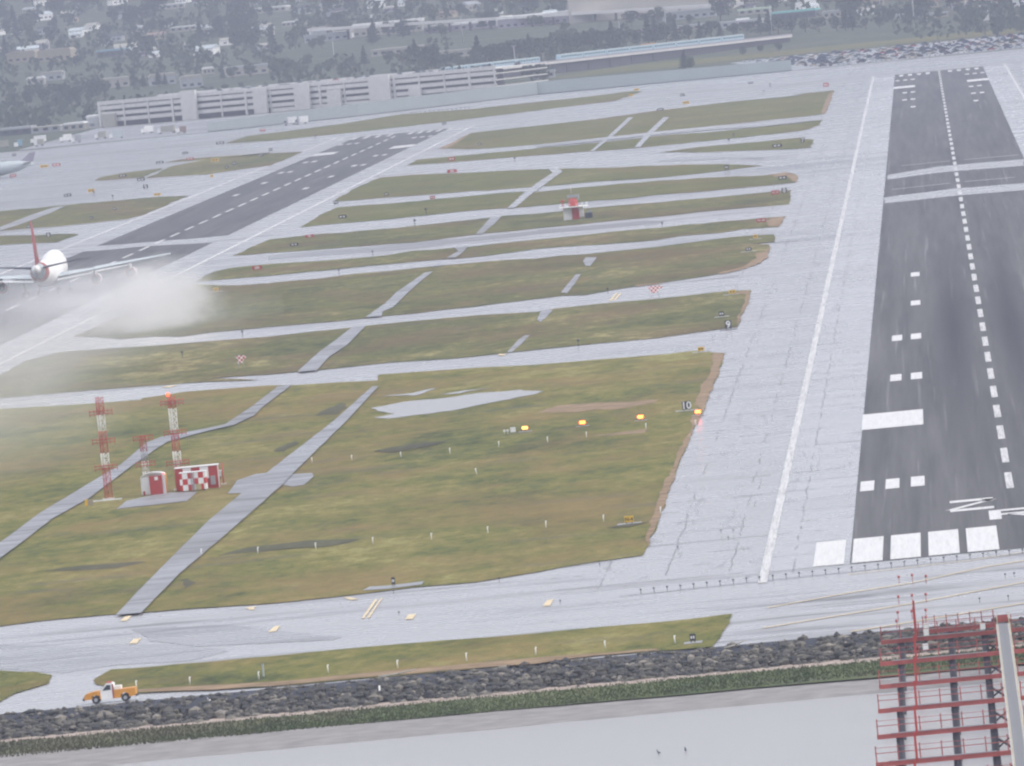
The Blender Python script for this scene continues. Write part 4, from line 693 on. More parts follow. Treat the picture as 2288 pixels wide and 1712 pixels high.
# ================================================================ glide slope lights
g0 = empty('path_light', (0, 0, 0), 0, '', 'light', 'four orange glowing approach path lights')
mb = MB(); mb.box(0, 0, .35, .95, .7, .42); mb.build('housing', plain('red_orange_housing', (.62, .12, .02), .5), g0)
for s in (-.35, .35): mb = MB(); mb.box(s, 0, 0, .08, .3, .36); mb.build('leg', M['grey'], g0)
mb = MB(); mb.box(0, 0, -.04, 2.0, 1.6, .08); mb.build('slab', M['path'], g0)
lensB = glow('red_lens', (1, .035, .0), 2.6)
gl0 = {}
for i, (X0, Y0) in enumerate(((-73.1, 404), (-64.1, 404), (-55.0, 404), (-46.0, 403))):
    o = g0 if i == 0 else clone(g0); o.location = (X0, Y0, .12); o['label'] = 'glowing orange path light, %s of the row of four' % ['leftmost and whitest', 'second from left', 'third from left', 'rightmost, under the ten sign'][i]
    for q in (-.25, .0, .25):
        mb = MB(); mb.ball(q, -.38, .60, .21, .06, .24, 8, 5); mb.build('lens', glow('white_hot_lens', (1, .42, .08), 2.0) if i == 0 else lensB, o)
t = empty('light_box', (-75.4, 402, .12), 0, 'small white equipment box with two white lamps left of the orange lights', 'box')
mb = MB(); mb.box(.5, 0, .2, .8, .6, .72); mb.build('cabinet', M['white'], t)
for q in (-.35, -.85): mb = MB(); mb.tube((q, -.2, .5), (q, .2, .5), .2, .2, 8); mb.tube((q, 0, 0), (q, 0, .4), .04, .04, 5); mb.build('lamp', M['white'], t)
# ================================================================ navigation aid compound
def checker(name, sx, sz, off=(0, 0)):
    m, tt, p = base_mat(name); v = N(tt, 'ShaderNodeTexCoord'); mp = N(tt, 'ShaderNodeMapping'); mp.inputs['Location'].default_value = (off[0], .01, off[1])
    mp.inputs['Scale'].default_value = (1 / sx, .001, 1 / sz); tt.links.new(v.outputs['Object'], mp.inputs[0])
    ch = N(tt, 'ShaderNodeTexChecker', Scale=1.0); ch.inputs['Color1'].default_value = (.50, .04, .03, 1); ch.inputs['Color2'].default_value = (.78, .78, .77, 1)
    tt.links.new(mp.outputs[0], ch.inputs[0]); tt.links.new(ch.outputs[0], p.inputs['Base Color']); p.inputs['Roughness'].default_value = .5; return m
hut = empty('equipment_hut', (-124.9, 318.5, .15), R(0), 'white and red round-roofed hut on the grey apron left of the checkered shelter', 'hut')
mb = MB()
prof = [(-1.85, 0), (-1.85, 2.6), (-1.5, 2.95), (-.8, 3.2), (0, 3.3), (.9, 3.25), (1.6, 3.1), (1.85, 2.9), (1.85, 0)]
mb.rings([[(x, -1.2 + (x < -.35) * .35 * (-.35 - x) * 2, z) for x, z in prof], [(x, 1.2, z) for x, z in prof]], smooth=False); mb.build('shell', M['white'], hut)
mb = MB(); mb.box(.45, -1.22, .02, 1.9, .1, 2.75); mb.build('red_door', M['red'], hut)
mb = MB(); mb.box(1.88, 0, .05, .08, 2.3, 2.8); mb.build('side_panel', M['orange'], hut)
mb = MB(); mb.box(.55, -1.28, 2.1, .5, .06, .5); mb.build('notice', M['white'], hut)
mb = MB(); mb.box(-1.45, -.62, 0, .3, .08, .6); mb.build('vent', M['red'], hut)
mb = MB(); mb.ball(1.75, -1.25, 2.95, .1, .1, .1, 6, 4); mb.build('lamp', M['lamp_red'], hut)
sh = empty('checkered_shelter', (-118.6, 322, .15), 0, 'large red and white checkered equipment shelter behind the smaller checkered cabin', 'shelter')
mb = MB(); mb.box(0, 0, 0, 6.3, 2.4, 3.3); mb.build('wall', M['red'], sh)
mb = MB(); mb.box(-1.4, -1.22, 1.5, 1.2, .06, 1.75); mb.box(1.15, -1.22, 1.5, 1.25, .06, 1.75); mb.build('white_square', M['white'], sh)
mb = MB(); mb.box(0, 0, 3.3, 6.5, 2.6, .12); mb.box(3.2, -1.2, 0, .12, .12, 3.3); mb.build('trim', M['white'], sh)
mb = MB(); mb.box(2.35, -1.3, .5, .7, .3, 1.3); mb.build('electric_panel', M['grey'], sh)
mb = MB(); mb.box(3.5, -1.2, 2.4, .5, .2, .12); mb.build('bracket', M['white'], sh)
cab = empty('checkered_cabin', (-118.9, 317.6, .15), 0, 'small red and white checkered cabin in front of the large shelter', 'cabin')
mb = MB(); mb.box(0, 0, .15, 3.9, 2.0, 2.6); mb.build('wall', checker('red_white_checks', .78, .87, (.0, -.15)), cab)
mb = MB(); mb.box(0, 0, 2.75, 4.0, 2.1, .1); mb.build('roof', M['white'], cab)
mb = MB(); mb.box(.75, -1.04, .15, .75, .06, .85); mb.build('hatch', M['ochre'], cab)
mb = MB(); mb.box(-.2, -1.1, .1, .12, .1, 2.7); mb.box(.15, -1.1, .1, .1, .1, 2.7); mb.build('conduit', M['grey'], cab)
mb = MB()
for s in (-1.5, 1.5): mb.box(s, 0, 0, .3, 1.6, .15)
mb.build('skid', M['dark'], cab)
def mast(name, loc, h, wd, bands, clusters, label, lamp=True):
    t = empty(name, loc, R(12), label, 'mast', 'red and white lattice masts')
    cs = [(-wd / 2, -wd / 3), (wd / 2, -wd / 3), (0, wd * .6)]
    z = 0
    for top, col in bands:
        mb = MB(); k = max(1, round((top - z) / 1.0)); dz = (top - z) / k
        for a, b in cs: mb.tube((a, b, z), (a, b, top), .055, None, 5)
        for i in range(k):
            for q in range(3):
                a, b = cs[q], cs[(q + 1) % 3]; z0 = z + i * dz
                mb.tube((*a, z0), (*b, z0 + dz), .03, None, 4); mb.tube((*b, z0), (*a, z0 + dz), .03, None, 4); mb.tube((*a, z0), (*b, z0), .03, None, 4)
        mb.build('lattice_section', M[col], t); z = top
    for cz in clusters:
        mb = MB()
        for dz in (-.35, .1): 
            mb.tube((-wd * 1.6, -.45, cz + dz), (wd * 1.6, -.45, cz + dz), .06, None, 5)
            for q in (-1.5, -.9, -.3, .3, .9, 1.5): mb.tube((q * wd, -.75, cz + dz - .3), (q * wd, -.75, cz + dz + .3), .05, None, 4); mb.tube((q * wd, -.75, cz + dz), (q * wd, -.3, cz + dz), .035, None, 4)
        mb.build('antenna_array', M['red'], t)
    if lamp: mb = MB(); mb.ball(-wd * .4, -.3, h + .25, .26, .26, .3, 8, 5); mb.build('beacon', M['lamp_red'], t)
    mb = MB(); mb.box(0, 0, -.05, 1.6, 1.6, .2); mb.build('footing', M['concrete'], t)
    return t
mast('lattice_mast', (-131.6, 317, .12), 15.2, 1.1, [(4.8, 'red'), (6.9, 'white'), (10.2, 'red'), (12.6, 'white'), (15.2, 'red')], [13.0, 8.8, 4.9], 'tallest left lattice mast standing alone in the grass by the bent path', False)
mast('lattice_mast', (-121.6, 325, .12), 14.0, 1.1, [(3.6, 'red'), (5.8, 'white'), (8.6, 'red'), (12.2, 'white'), (14.0, 'red')], [13.2, 8.7, 4.2], 'lattice mast behind the checkered shelter with a lit red lamp')
mast('lattice_mast', (-126.8, 330, .12), 8.4, .95, [(3, 'white'), (4.5, 'white'), (6, 'grey'), (8.4, 'red')], [8.1, 4.2], 'shortest lattice mast behind the round-roofed hut', False)
mb = MB(); mb.box(0, 0, 0, 4.2, .5, .16); t = tag(mb.build('concrete_curb', M['white']), 'white concrete kerb at the foot of the left mast', 'kerb'); t.location = (-131.5, 313.5, .12)
t = empty('red_pole', (-115.4, 330, .1), 0, 'thin red pole in the grass right of the checkered shelter', 'pole'); mb = MB(); mb.tube((0, 0, 0), (0, 0, 3.2), .12, .1, 6); mb.build('shaft', M['red'], t); mb = MB(); mb.box(0, 0, 0, .8, .8, .12); mb.build('foot', M['concrete'], t)
t = empty('electric_cabinet', (-117.1, 345, .1), 0, 'small pale grey cabinet on legs beside the thin red pole', 'cabinet'); mb = MB(); mb.box(0, 0, .5, .7, .4, .8); mb.build('box', M['silver'], t); mb = MB(); mb.box(-.25, 0, 0, .1, .1, .5); mb.box(.25, 0, 0, .1, .1, .5); mb.build('leg', M['dark'], t); mb = MB(); mb.ball(.05, 0, 1.5, .12, .12, .12, 6, 4); mb.build('lamp', M['orange'], t)
t = empty('yellow_box', (-133.6, 305, .1), 0, 'small yellow box beside the path left of the masts', 'box'); mb = MB(); mb.box(-.3, 0, 0, .45, .5, .9); mb.build('body', M['yellow'], t); mb = MB(); mb.box(.3, 0, 0, .8, .5, .8); mb.build('fence', M['tan'], t)
# radar shelter
rs = empty('radar_shelter', (-104.2, 1585, .1), 0, 'white radar shelter with red dome, round platform and tall pale pole', 'shelter')
mb = MB(); mb.box(-1.6, 0, 0, 2.4, 2.6, 3.2); mb.box(2.0, 0, .5, 1.3, 2.4, 2.7); mb.build('wall', M['white'], rs)
mb = MB(); mb.box(.5, -.2, 0, 1.9, 2.8, 3.3); mb.build('core', M['red'], rs)
mb = MB(); mb.tube((.1, 0, 3.3), (.1, 0, 3.55), 3.9, 3.9, 20, False); mb.build('platform', M['white'], rs)
mb = MB()
for i in range(14): a = i * math.pi / 7; mb.tube((.1 + 3.8 * math.cos(a), 3.8 * math.sin(a), 3.5), (.1 + 3.8 * math.cos(a), 3.8 * math.sin(a), 4.4), .05, None, 4)
mb.build('railing', M['white'], rs)
mb = MB(); mb.tube((.1, 0, 3.55), (.1, 0, 4.6), 1.25, 1.2, 16); mb.ball(.1, 0, 4.6, 1.25, 1.25, 1.2, 16, 8); mb.build('dome', M['red'], rs)
mb = MB(); mb.box(.2, 0, 5.9, 3.2, .7, .75, R(-6)); mb.box(1.5, 0, 5.2, .4, .4, 1.3); mb.build('antenna', M['grey'], rs)
mb = MB(); mb.tube((-.2, 0, 6.6), (-.2, 0, 9.0), .14, .1, 6); mb.build('pole', M['cream'], rs)
t = empty('generator', (-100.2, 1583, .1), 0, 'dark generator box at the right foot of the radar shelter', 'machine'); mb = MB(); mb.box(0, 0, .1, 2, 1.4, 1.4); mb.build('housing', M['dark'], t); mb = MB(); mb.box(.4, 0, 1.5, 1.1, 1.2, .5); mb.build('cowl', M['grey'], t)
for (x, y, lab) in ((-108.9, 1700, 'red lattice monitor left behind the radar shelter'), (-110.8, 1690, 'smaller red and white monitor left of the radar shelter')):
    t = empty('monitor_stand', (x, y, .1), 0, lab, 'stand'); mb = MB(); mb.tube((0, 0, 0), (0, 0, 3.2), .1, .08, 5); mb.tube((-.5, 0, 0), (0, 0, 2.4), .06, None, 4); mb.tube((.5, 0, 0), (0, 0, 2.4), .06, None, 4); mb.build('tripod', M['red'], t); mb = MB(); mb.box(0, 0, 2.2, 1.1, .3, .5); mb.build('head', M['red'], t)
ck = checker('small_checks', .42, .42)
for (x, y, ww, lab) in ((-66.0, 935, 3.0, 'red and white checkered marker frame standing on the taxiway'), (-141.6, 770, 1.9, 'leaning red and white checkered marker by the left of the taxiway')):
    t = empty('checkered_marker', (x, y, .1), R(8), lab, 'marker'); mb = MB()
    for s in (-.3, .3): mb.tube((s * ww, 0, 0), (s * ww * .6, 0, 1.2), .06, None, 5)
    mb.build('leg', M['grey'], t)
    mb = MB(); mb.poly([(-ww * .3, 0, .9), (ww * .2, 0, 1.0), (ww * .3, 0, 1.6), (ww * .62, 0, 1.9), (ww * .55, 0, 2.3), (-ww * .2, 0, 2.4), (-ww * .5, 0, 2.1), (-ww * .25, 0, 1.7)]); n0 = len(mb.v); mb.poly([(a, .25, c) for a, b, c in mb.v[:8]]); mb.rings([mb.v[:8], [(a, .25, c) for a, b, c in mb.v[:8]]], False, False); mb.build('panel', ck, t)
# ================================================================ road vehicles
def wheels(t, pts, r=.38, w_=.26):
    for x, y in pts:
        mb = MB(); mb.tube((x, y - w_ / 2, r), (x, y + w_ / 2, r), r, r, 12); wh = mb.build('wheel', M['tyre'], t)
        mb = MB(); mb.tube((x, y - w_ / 2 - .02, r), (x, y + w_ / 2 + .02, r), r * .5, r * .5, 8); mb.build('rim', M['grey'], wh)
tr = empty('pickup_truck', (-97.9, -108.3, .0), R(-1.5), 'orange pickup truck with white doors driving left along the seawall road', 'truck')
def slab(mb, prof, y0, y1, sm=False): mb.rings([[(x, y0, z) for x, z in prof], [(x, y1, z) for x, z in prof]], sm); return mb
mb = slab(MB(), [(-2.75, .5), (-1.95, .5), (-1.9, .85), (-1.5, .95), (-1.15, .85), (-1.1, .5), (-.98, .45), (-1.0, 1.28), (-1.5, 1.34), (-2.55, 1.12), (-2.75, .95)], -.95, .95); mb.build('bonnet', M['orange'], tr)
mb = slab(MB(), [(-1.0, .42), (.42, .42), (.42, 2.0), (.25, 2.08), (-.35, 2.05), (-1.0, 1.3)], -.94, .94); cbn = mb.build('cab', M['white'], tr)
mb = MB()
for s in (-.96, .96): mb.poly([(-.78, s, 1.34), (.12, s, 1.38), (.12, s, 1.88), (-.28, s, 1.9)])
mb.poly([(-1.0, -.8, 1.35), (-1.0, .8, 1.35), (-.45, .8, 1.98), (-.45, -.8, 1.98)]); mb.build('window', M['glass'], cbn)
mb = MB(); mb.box(.36, -.955, .45, .16, .02, 1.5); mb.build('red_stripe', M['pier_red'], cbn)
mb = slab(MB(), [(.45, .45), (1.12, .45), (1.16, .8), (1.6, 1.0), (2.0, .8), (2.04, .5), (2.72, .55), (2.72, 1.4), (.45, 1.32)], -.95, .95); bed = mb.build('cargo_bed', M['orange'], tr)
mb = MB(); mb.box(.85, .1, 1.3, .7, 1.3, .4); mb.build('tool_box', M['white'], bed)
mb = MB(); mb.box(-2.85, 0, .42, .2, 1.8, .25); mb.build('bumper', M['dark'], tr)
mb = MB(); mb.box(2.8, 0, .45, .16, 1.8, .2); mb.build('bumper', M['dark'], tr)
mb = MB(); mb.box(-.05, 0, 2.07, .5, .9, .12); mb.build('light_bar', M['red'], tr)
for s in (-.7, .7): mb = MB(); mb.box(-2.77, s, .85, .05, .3, .16); mb.build('headlight', M['paint'], tr)
wheels(tr, [(-1.55, -.82), (-1.55, .82), (1.6, -.82), (1.6, .82)], .42)
def car(col, label, group, name='parked_car'):
    t = empty(name, (0, 0, 0), 0, label, 'car', group)
    mb = slab(MB(), [(-2.2, .3), (2.2, .3), (2.25, .75), (1.9, .95), (-1.3, .98), (-2.2, .8)], -.88, .88); mb.build('body', col, t)
    mb = slab(MB(), [(-1.3, .96), (1.6, .94), (1.0, 1.45), (-.7, 1.48)], -.76, .76); mb.build('cabin', M['glass'], t)
    mb = slab(MB(), [(-.72, 1.47), (1.02, 1.44), (.9, 1.52), (-.6, 1.54)], -.74, .74); mb.build('roof', col, t)
    for x in (-1.4, 1.4):
        mb = MB()
        mb.tube((x, -.92, .32), (x, .92, .32), .32, .32, 8); mb.build('wheels', M['tyre'], t)
    return t
cc = {'white': (.7, .7, .7), 'silver': (.42, .45, .48), 'dark blue': (.05, .07, .13), 'black': (.03, .03, .035), 'red': (.30, .05, .05), 'beige': (.45, .40, .32)}
protos = []
for k, c in cc.items(): protos.append((k, car(plain(k.replace(' ', '_') + '_car_paint', c, .35), '%s parked car in the crowded lot beyond the right runway end' % k, 'cars in the lot beyond the runway')))
use = [0] * 6; cnt = 0
def put_car(x, y, z, lab, grp, rz=0):
    global cnt
    i = random.choices(range(6), [2, 5, 4, 4, 1, 3])[0]; k, p = protos[i]
    if use[i] == 0: o = p
    else: o = clone(p)
    use[i] = 1; cnt += 1; o.location = (x, y, z); o.rotation_euler = (0, 0, rz); o['label'] = '%s %s' % (k, lab); o['group'] = grp
for r_ in range(12):
    y = 3935 + r_ * 40; x0 = -58 - max(0, (y - 3935)) * .10; n_ = 24
    for i in range(n_):
        x = x0 + i * (62 - x0) / n_ + random.uniform(-1.2, 1.2)
        if random.random() < .10: continue
        put_car(x, y + random.uniform(-3, 3), 0, 'parked car, %s row of the runway-end lot, %s' % (['front', 'second', 'third', 'fourth', 'fifth', 'sixth', 'seventh', 'eighth', 'ninth', 'tenth', 'eleventh', 'back'][r_], ['left end', 'left of middle', 'right of middle', 'right end'][min(3, i * 4 // 24)]), 'cars in the lot beyond the runway', random.choice([0, 0, R(90), R(180)]))
# box truck by the fence
t = empty('box_truck', (-305, 3700, 0), R(8), 'white box truck with grey cab on the road under the blast fence', 'truck')
mb = MB(); mb.box(1.6, 0, .9, 4.2, 2.5, 2.9); mb.build('cargo_box', M['white'], t); mb = MB(); mb.box(-1.6, 0, .6, 1.9, 2.3, 1.9); mb.build('cab', M['grey'], t); mb = MB(); mb.box(-2.0, -1.17, 1.5, .9, .05, .7); mb.build('window', M['glass'], t); wheels(t, [(-1.6, -1), (-1.6, 1), (2.4, -1), (2.4, 1)], .5)
t = clone(t, loc=(-311, 3708, 0), rz=R(6), label='second grey-looking truck directly left of the white box truck')
# ================================================================ jumbo jet
jet = empty('jumbo_jet', (-228.6, 1329, 0), 0, 'white four-engined jumbo jet with red tail landing in spray on the left runway', 'airliner')
FS = [(0, 7.7, .3, .35), (1.2, 7.5, .7, .75), (3, 7.2, 1.15, 1.3), (8, 6.8, 1.9, 2.0), (12, 6.4, 2.4, 2.5), (18, 6.0, 2.9, 2.95), (24, 5.7, 3.2, 3.2), (32, 5.6, 3.25, 3.25), (42, 5.6, 3.25, 3.3), (47, 5.9, 3.25, 3.7), (52, 6.2, 3.2, 4.1), (58, 6.3, 3.1, 4.2), (62, 6.1, 2.8, 3.8), (65.5, 5.5, 2.2, 2.8), (68, 5.1, 1.5, 1.8), (69.6, 4.9, .8, .9), (70.2, 4.85, .15, .2)]
def fus(a, b, name, mat):
    mb = MB(); rg = []
    for y, zc, rx, rz in FS:
        if a <= y <= b: rg.append([(rx * math.cos(q * math.pi / 12), y, zc + rz * math.sin(q * math.pi / 12)) for q in range(24)])
    return mb.rings(rg).build(name, mat, jet)
fus(12, 71, 'fuselage', M['white']); fus(3, 8, 'rear_section', M['silver']); fus(8, 12, 'red_band', M['pier_red']); fus(0, 3, 'tail_cone', M['white'])
def foil(root, tip, th, name, mat, parent=jet):   # root/tip = (x, y_trailing, y_leading, z)
    mb = MB(); rg = []
    for (x, y0, y1, z), k in ((root, 1), (tip, .35)):
        c = y1 - y0; rg.append([(x, y0, z), (x, y0 + c * .4, z - th * k * .5), (x, y0 + c * .8, z - th * k * .5), (x, y1, z), (x, y0 + c * .8, z + th * k * .6), (x, y0 + c * .4, z + th * k * .5)])
    return mb.rings(rg, False).build(name, mat, parent)
for s in (-1, 1):
    wg = foil((s * 2.5, 27, 43, 4.4), (s * 12, 25.5, 36.5, 5.4), 1.3, 'wing', M['silver'])
    w2 = foil((s * 12, 25.5, 36.5, 5.4), (s * 32.2, 16, 20, 7.7), .9, 'outer_wing', M['silver'])
    fl = foil((s * 3, 23.5, 27.5, 3.6), (s * 11.5, 22.6, 26.2, 4.6), .5, 'flap', M['white']); foil((s * 13, 22, 25.5, 4.9), (s * 22, 19, 21.8, 5.9), .4, 'flap', M['white'])
    foil((s * 1.6, 3, 9.5, 7.6), (s * 11, .2, 3.0, 8.9), .5, 'tailplane', M['dark'])  # dark colour stands in for shade on the tailplane underside
    for ex, ey, ez in ((11.8, 36, 2.7), (21.2, 29.5, 3.6)):
        mb = MB(); mb.tube((s * ex, ey - 2.4, ez), (s * ex, ey + 2.8, ez), 1.05, 1.38, 14); en = mb.build('engine', M['white'], jet)
        mb = MB(); mb.tube((s * ex, ey - 3.6, ez), (s * ex, ey - 2.4, ez), .5, 1.0, 12); mb.build('exhaust', M['dark'], en)
        mb = MB(); mb.tube((s * ex, ey - 2.5, ez), (s * ex, ey - 1.6, ez), 1.3, 1.42, 14); mb.build('reverser_ring', M['red'], en)
        mb = MB(); mb.box(s * ex, ey - 1.5, ez + 1.0, .35, 5, 1.3); mb.build('pylon', M['white'], en)
    for gx, gy in ((1.9, 31), (5.5, 28)):
        mb = MB(); mb.box(s * gx, gy, .6, .4, .5, 4); mg = mb.build('main_gear', M['grey'], jet)
        for wy in (-.8, .8):
            mb = MB(); mb.tube((s * gx - .75, gy + wy, .62), (s * gx + .75, gy + wy, .62), .62, .62, 12); mb.build('wheel_pair', M['tyre'], mg)
mb = MB(); mb.box(0, 62, .5, .3, .4, 3); ng = mb.build('nose_gear', M['grey'], jet); mb = MB(); mb.tube((-.5, 62, .55), (.5, 62, .55), .55, .55, 12); mb.build('wheel_pair', M['tyre'], ng)
mb = MB(); rg = []
for y0, y1, z, th in ((1.5, 14.5, 8.2, .75), (1.0, 11.5, 10.2, .65), (-1.8, 2.9, 19.4, .25)): c = y1 - y0; rg.append([(0, y0, z), (th / 2, y0 + c * .5, z), (th / 3, y0 + c * .9, z), (0, y1, z), (-th / 3, y0 + c * .9, z), (-th / 2, y0 + c * .5, z)])
fin = mb.rings(rg, False).build('tail_fin', plain('faded_tail_red', (.27, .05, .055), .5), jet)
mb = MB(); mb.poly([(.36, 4, 10.4), (.36, 6.5, 10.4), (.30, 5.5, 12.5), (.30, 4.5, 12.5)]); mb.build('fin_marking', M['cream'], fin)
mb = MB(); mb.ball(0, 33, 3.4, 3.1, 9, 1.5, 12, 6); mb.build('belly_fairing', M['silver'], jet)
# grey aircraft far left on the apron
jl = empty('regional_jet', (-392, 3040, 0), R(80), 'dim grey airliner taxiing on the far left apron, cut by the frame', 'airliner')
mb = MB(); mb.rings([[(rx * math.cos(q * math.pi / 8), y, 3.9 + zc + rx * 1.1 * math.sin(q * math.pi / 8)) for q in range(16)] for y, rx, zc in ((-16, .4, 1.2), (-10, 1.9, .5), (-2, 2.7, 0), (12, 2.8, 0), (20, 1.6, -.2), (23, .2, -.5))]); mb.build('fuselage', M['silver'], jl)
for s in (-1, 1):
    foil((s * 2, -2, 5, 2.6), (s * 18, -6, -3.5, 4.2), .8, 'wing', M['grey'], jl); foil((s * .6, -15, -11.5, 5.2), (s * 6, -17, -15, 5.8), .3, 'tailplane', M['grey'], jl)
    mb = MB(); mb.tube((s * 6.2, -1, 1.9), (s * 6.2, 4, 1.9), .9, 1.1, 10); mb.build('engine', M['dark'], jl)
    mb = MB(); mb.tube((s * 2.6 - .4, 0, .6), (s * 2.6 + .4, 0, .6), .6, .6, 8); mb.box(s * 2.6, 0, .6, .3, .3, 2); mb.build('main_gear', M['dark'], jl)
mb = MB(); mb.rings([[(0, -16, 5.4), (.2, -13, 5.4), (0, -9.5, 5.4), (-.2, -13, 5.4)], [(0, -17.5, 9.5), (.1, -16.3, 9.5), (0, -15, 9.5), (-.1, -16.3, 9.5)]], False); mb.build('tail_fin', M['lilac'], jl)
mb = MB(); mb.tube((-.3, 18, .5), (.3, 18, .5), .5, .5, 8); mb.box(0, 18, .5, .2, .2, 2); mb.build('nose_gear', M['dark'], jl)
# ================================================================ spray thrown up by the jet
def spray(name, label, loc, scale, rot, dens, sc, edge, seed, col=(.90, .895, .90)):
    mb = MB(); mb.ball(0, 0, 0, 1, 1, 1, 24, 16); m = bpy.data.materials.new(name); m.use_nodes = True; t = m.node_tree; t.nodes.clear()
    out = t.nodes.new('ShaderNodeOutputMaterial'); pv = t.nodes.new('ShaderNodeVolumePrincipled'); pv.inputs['Color'].default_value = (*col, 1); pv.inputs['Anisotropy'].default_value = .2
    c = N(t, 'ShaderNodeTexCoord'); ln = N(t, 'ShaderNodeVectorMath', operation='LENGTH'); t.links.new(c.outputs['Object'], ln.inputs[0])
    mp = N(t, 'ShaderNodeMapping'); mp.inputs['Location'].default_value = (seed, seed * 2, 0); t.links.new(c.outputs['Object'], mp.inputs[0])
    n = noise_(t, mp.outputs[0], sc, 4, .55, .4)
    fall = ramp(t, math_(t, 'ADD', ln.outputs['Value'], math_(t, 'MULTIPLY', math_(t, 'SUBTRACT', n, .5), 1.1)), [(edge, 1.0), (.98, 0.0)], 'EASE')
    t.links.new(math_(t, 'MULTIPLY', fall, dens), pv.inputs['Density']); t.links.new(pv.outputs[0], out.inputs['Volume'])
    o = mb.build(name, m); o.location = loc; o.scale = scale; o.rotation_euler = rot; return tag(o, label, 'spray', None, 'stuff')
spray('water_spray', 'dense white ball of spray thrown up behind the jumbo jet', (-178.5, 1050, 4.0), (16.5, 60, 12.5), (0, 0, 0), .060, 2.2, .12, 1)
spray('water_spray', 'grey spray trailing behind the jumbo fuselage', (-209, 1225, 2.2), (32, 100, 9.5), (0, 0, 0), .013, 2.4, .05, 4)
spray('mist', 'thin drifting mist over the left runway and grass', (-189, 900, 2), (44, 330, 19), (0, 0, 0), .0034, 1.6, .05, 7, (.83, .825, .82))
spray('mist', 'thinner mist hanging over the left edge of the near field', (-172, 520, 0), (38, 300, 19), (0, 0, 0), .0034, 1.4, .05, 9, (.80, .80, .78))
# ================================================================ far edge of the airfield
bf = empty('blast_fence', (0, 0, 0), 0, 'long grey-green blast fence along the far edge of the airfield', 'fence')
BL = [(-352, 3733), (-282, 3780), (-199, 3916), (-72, 3900)]
mb = MB()
for i, (a, b) in enumerate(zip(BL[:-1], BL[1:])):
    h0, h1 = [(4.6, 6.2), (6.2, 6.4), (6.4, 5.4)][i]; n_ = 40
    for k in range(n_):
        u, v = k / n_, (k + 1) / n_; x0, y0 = a[0] + (b[0] - a[0]) * u, a[1] + (b[1] - a[1]) * u; x1, y1 = a[0] + (b[0] - a[0]) * v, a[1] + (b[1] - a[1]) * v; z0 = h0 + (h1 - h0) * u; z1 = h0 + (h1 - h0) * v
        d = 4 + (k % 2) * .3; mb.poly([(x0, y0, 0), (x1, y1, 0), (x1, y1 + d, z1), (x0, y0 + d, z0)])
mb.build('panel', M['fence'], bf)
mb = MB()
for i, (a, b) in enumerate(zip(BL[:-1], BL[1:])): mb.poly([(a[0], a[1] - 3, .35), (b[0], b[1] - 3, .35), (b[0], b[1], .35), (a[0], a[1], .35)]); mb.poly([(a[0], a[1] - 3, 0), (b[0], b[1] - 3, 0), (b[0], b[1] - 3, .35), (a[0], a[1] - 3, .35)])
mb.build('foundation', M['shade'], bf)
# ================================================================ parking garage
GA, GB = Vector((-445, 4245, 0)), Vector((-228, 4135, 0)); gd = (GB - GA); GLn = gd.length; ang = math.atan2(gd.y, gd.x)
gar = empty('parking_garage', GA, ang, 'long pale concrete multi-storey parking garage with cars on its roof', 'building')
DP = 55; LV = [3.4, 6.7, 10.0, 12.6]
for z in LV:
    mb = MB(); mb.box(GLn / 2, DP / 2, z - .5, GLn, DP, .5); sl = mb.build('floor_slab', M['concrete'], gar)
    mb = MB(); mb.box(GLn / 2, .1, z - .75, GLn + .1, .3, 2.0); mb.build('parapet', M['concrete'], sl)
mb = MB(); mb.box(GLn / 2, 9, 0, GLn - 1, .3, 12.0); mb.build('inner_wall', plain('garage_shade', (.13, .13, .145), .9), gar)  # dark colour stands in for the shade between the parking decks
mb = MB(); mb.box(GLn * .72, -.12, 0, GLn * .56, .3, 2.0); mb.build('base_wall', M['concrete'], gar)
for i in range(17):
    mb = MB(); mb.box(1 + i * (GLn - 2) / 16, -.1, 0, .8 if i % 3 else 1.3, .5, 12.8); mb.build('column', M['concrete'], gar)
for fx, wd, h in ((.235, 9, 15.5), (.415, 8, 13.4), (.52, 9, 14), (.60, 8, 9), (.715, 12, 14.2), (.80, 7, 6), (.03, 8, 7.0)):
    mb = MB(); mb.box(GLn * fx, -.9, 0, wd, 2.0, h); mb.build('stair_tower', M['concrete'] if fx > .1 else M['cream'], gar)
mb = MB(); mb.box(GLn * .38, DP - 1, 12.6, GLn * .72, .4, 1.4); mb.build('rear_parapet', M['concrete'], gar)
dirv = gd.normalized(); nrm = Vector((-dirv.y, dirv.x, 0))
for i in range(40):
    u = random.uniform(.18, .97); p = GA + dirv * (GLn * u) + nrm * random.choice([3, 22, 40, 50]); put_car(p.x, p.y, 12.6, 'parked car on the long garage roof, %s' % ['left end', 'left part', 'centre', 'right part', 'right end'][min(4, int(u * 5))], 'cars on the garage roof', ang + R(90))
